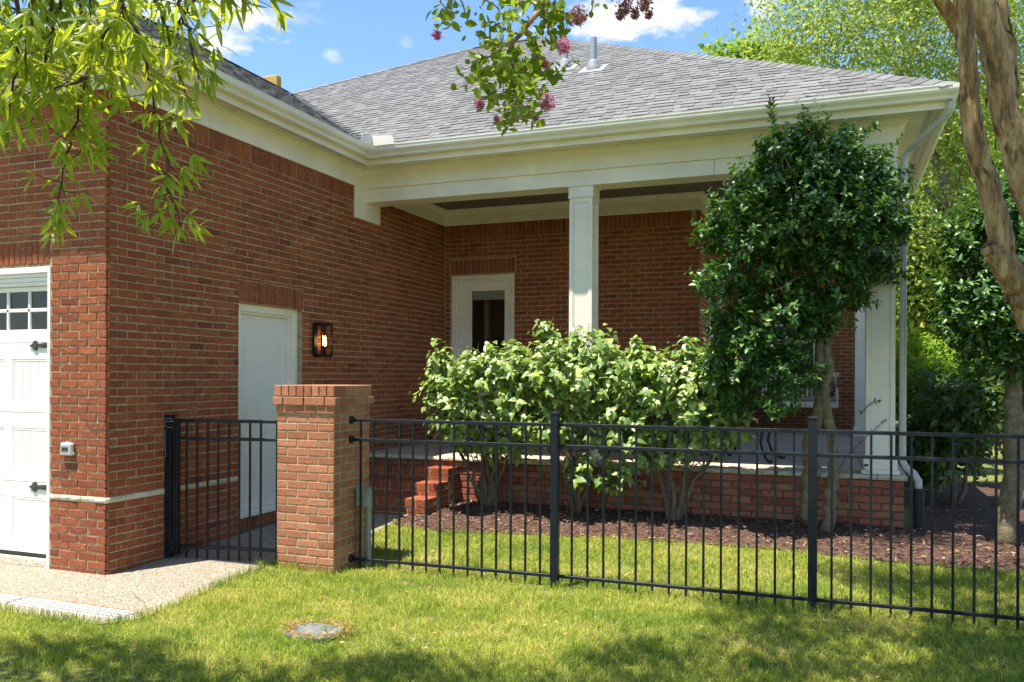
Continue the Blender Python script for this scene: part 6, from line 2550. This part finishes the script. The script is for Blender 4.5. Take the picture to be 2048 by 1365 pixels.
def crown(parent, blobs, n_clump, size, m, clump, per=70):
    P, O = shell_points(blobs, n_clump, .1, 1.0)
    C = np.repeat(P, per, 0)
    pos = C + rng.normal(0, clump, C.shape) * np.array([1, 1, .7])
    # unseen clumps placed for their shade; leaves that would enter the frame are dropped
    px, py, dd = seen(pos)
    pos = pos[(py < -25) | (dd < .2)]
    n = len(pos)
    leaves(parent, pos, rng.normal(size=(n, 3)), np.array([0, 0, .8]) + rng.normal(0, .6, (n, 3)), rng.uniform(*size, n), LF_SIMPLE, m, 0, rest='crown')


CR = [overhead(1.4, 5.2, 5.4, 1.3, .9), overhead(.1, 4.5, 5.0, 1.0, .6), overhead(1.0, 7.2, 6.2, 1.2, .8), overhead(2.4, 6.3, 5.8, 1.2, 1.0), overhead(-1.0, 4.0, 4.8, .8, .4), overhead(-.3, 6.0, 5.7, .5, .5), overhead(.4, 9.0, 6.9, .8, .6), overhead(1.9, 3.8, 5.0, 1.2, .7), overhead(.6, 3.3, 4.9, 1.1, .6), overhead(.9, 6.0, 5.6, .9, .4), overhead(-.2, 5.2, 5.2, .6, .4), overhead(-1.8, 4.05, 4.7, .8, .35), overhead(-.9, 4.75, 5.0, .6, .3), overhead(.5, 5.7, 5.5, .8, .4)]
crown(cm, CR, 520, (.05, .085), L_CRAPE, .12)
for i, (a, b) in enumerate(((at(1925, -300, ct), (1.2, 4.0, 5.4)), (at(1920, -260, ct + .3), (2.0, 5.6, 6.0)), (at(1650, -260, ct - .5), (.4, 3.0, 5.2)), ((.4, 3.0, 5.2), (-.6, 1.8, 4.9)))):
    limb(cm, 'branch', [a, (np.array(a) + np.array(b)) / 2 + np.array([0, 0, .1]), b], .035, .015, M_CRAPE, .02, 3, 90 + i, 8)

# ------------------------------------------------------------------ willow oak: hanging twigs at the upper left, crown overhead
oak = thing('willow_oak', 'willow oak whose long narrow leaves hang into the upper left over the garage corner', 'tree', (-4.2, -.6, 0))
limb(oak, 'trunk', [(-4.2, -.6, -.1), (-4.15, -.55, 2.0), (-4.0, -.4, 4.2), (-3.7, -.1, 6.2), (-3.4, .2, 8.0)], .26, .12, M_BARKO, .02, 3, 2, 14)
limb(oak, 'branch', [(-4.05, -.45, 3.2), (-3.4, .3, 3.9), (-2.6, 1.1, 4.0), (-1.9, 1.9, 3.6)], .09, .035, M_BARKO, .02, 3, 4, 10)
limb(oak, 'branch', [(-2.6, 1.1, 4.0), (-1.9, 1.7, 3.8), (-1.2, 2.2, 3.5)], .04, .02, M_BARKO, .02, 3, 5, 8)
pos, dr, nm, sz = [], [], [], []


def oak_twigs(polys, seed, gap=.024, len_=(.05, .08), side=(.03, .11)):
    R = np.random.default_rng(seed)
    for i, (pl, d) in enumerate(polys):
        q = [at(x, y, d + .04 * k) for k, (x, y) in enumerate(pl)]
        limb(oak, 'twig', q, .006, .0018, M_BARKO, .004, 3, seed + i, 6)
        for a, b in zip(q[:-1], q[1:]):
            L = np.linalg.norm(b - a)
            for t in np.arange(0, L, gap):
                p = a + (b - a) * t / L
                dirn = unit(R.normal(size=3) * np.array([1, 1, .5]) + (b - a) / L * .5)
                e = p + dirn * R.uniform(*side)
                MBT.tube([p, e], [.0018, .001], 4, caps=False)
                whorl(e, dirn, R, len_)
            whorl(b, unit(b - a), R, len_)


def whorl(e, dirn, R, len_):
    n = R.integers(4, 8)
    ref = unit(np.cross(dirn, R.normal(size=3)))
    oth = np.cross(dirn, ref)
    for k in range(n):
        a = 2 * PI * k / n + R.uniform(-.4, .4)
        s = ref * math.cos(a) + oth * math.sin(a)
        dd = dirn * R.uniform(.2, .9) + s * .8 + np.array([0, 0, -R.uniform(.25, .95)])
        pos.append(e + R.normal(0, .004, 3))
        dr.append(dd)
        nm.append(R.normal(size=3) * .6 + np.array([0, 0, .7]) + FWD * -.3)
        sz.append(R.uniform(*len_))


MBT = MB()
OAK_TW = [
    ([(244, -60), (244, 16), (225, 51), (202, 90), (190, 115), (174, 154), (158, 205), (148, 256), (132, 304), (121, 366), (117, 421), (118, 440)], 2.15),
    ([(248, 15), (270, 60), (284, 90), (296, 130), (302, 170), (312, 225), (325, 290), (335, 355), (343, 400), (360, 455)], 2.2),
    ([(100, -60), (101, 20), (100, 80), (92, 130), (70, 200), (62, 255)], 2.3),
    ([(36, -40), (38, 60), (36, 120), (30, 180), (20, 230)], 2.1),
    ([(130, -60), (120, 20), (60, 60), (10, 85), (-20, 100)], 2.35),
    ([(350, -60), (360, 10), (375, 60), (388, 110), (398, 160)], 2.3),
    ([(345, -60), (400, -30), (450, -18), (500, -8)], 2.4),
    ([(200, -60), (180, 20), (160, 70), (130, 120), (112, 160)], 2.45),
    ([(300, -60), (310, 0), (330, 60), (352, 120), (372, 190)], 2.5),
    ([(174, 154), (140, 165), (110, 175), (70, 200)], 2.2),
    ([(60, -60), (70, 0), (60, 50), (50, 110), (62, 160)], 2.0),
    ([(150, -60), (155, 0), (165, 60), (190, 120), (230, 170)], 2.55),
    ([(-30, -40), (-10, 60), (5, 130), (0, 210)], 2.3),
    ([(270, -60), (265, 0), (255, 60), (240, 110), (215, 150)], 2.6),
    ([(20, -60), (15, 10), (90, 60), (140, 90)], 2.5),
    ([(400, -60), (385, 0), (360, 40), (340, 80)], 2.55),
]
oak_twigs(OAK_TW, 7)
tag(MBT.build('leaf_stalks', M_BARKO, oak), kind='stuff')
leaves(oak, np.array(pos), np.array(dr), np.array(nm), np.array(sz), LF_LANCE, L_OAK, 300)
crown(oak, [overhead(-3.6, 3.6, 4.7, 1.0, .4), overhead(-2.3, 3.55, 4.6, .8, .35), overhead(-4.6, 3.2, 4.9, 1.0, .5), overhead(-3.2, 2.4, 5.6, 1.5, 1.0, .9), overhead(-4.4, .8, 6.6, 1.5, 1.2, 1.0)], 170, (.07, .11), L_OAK, .14)
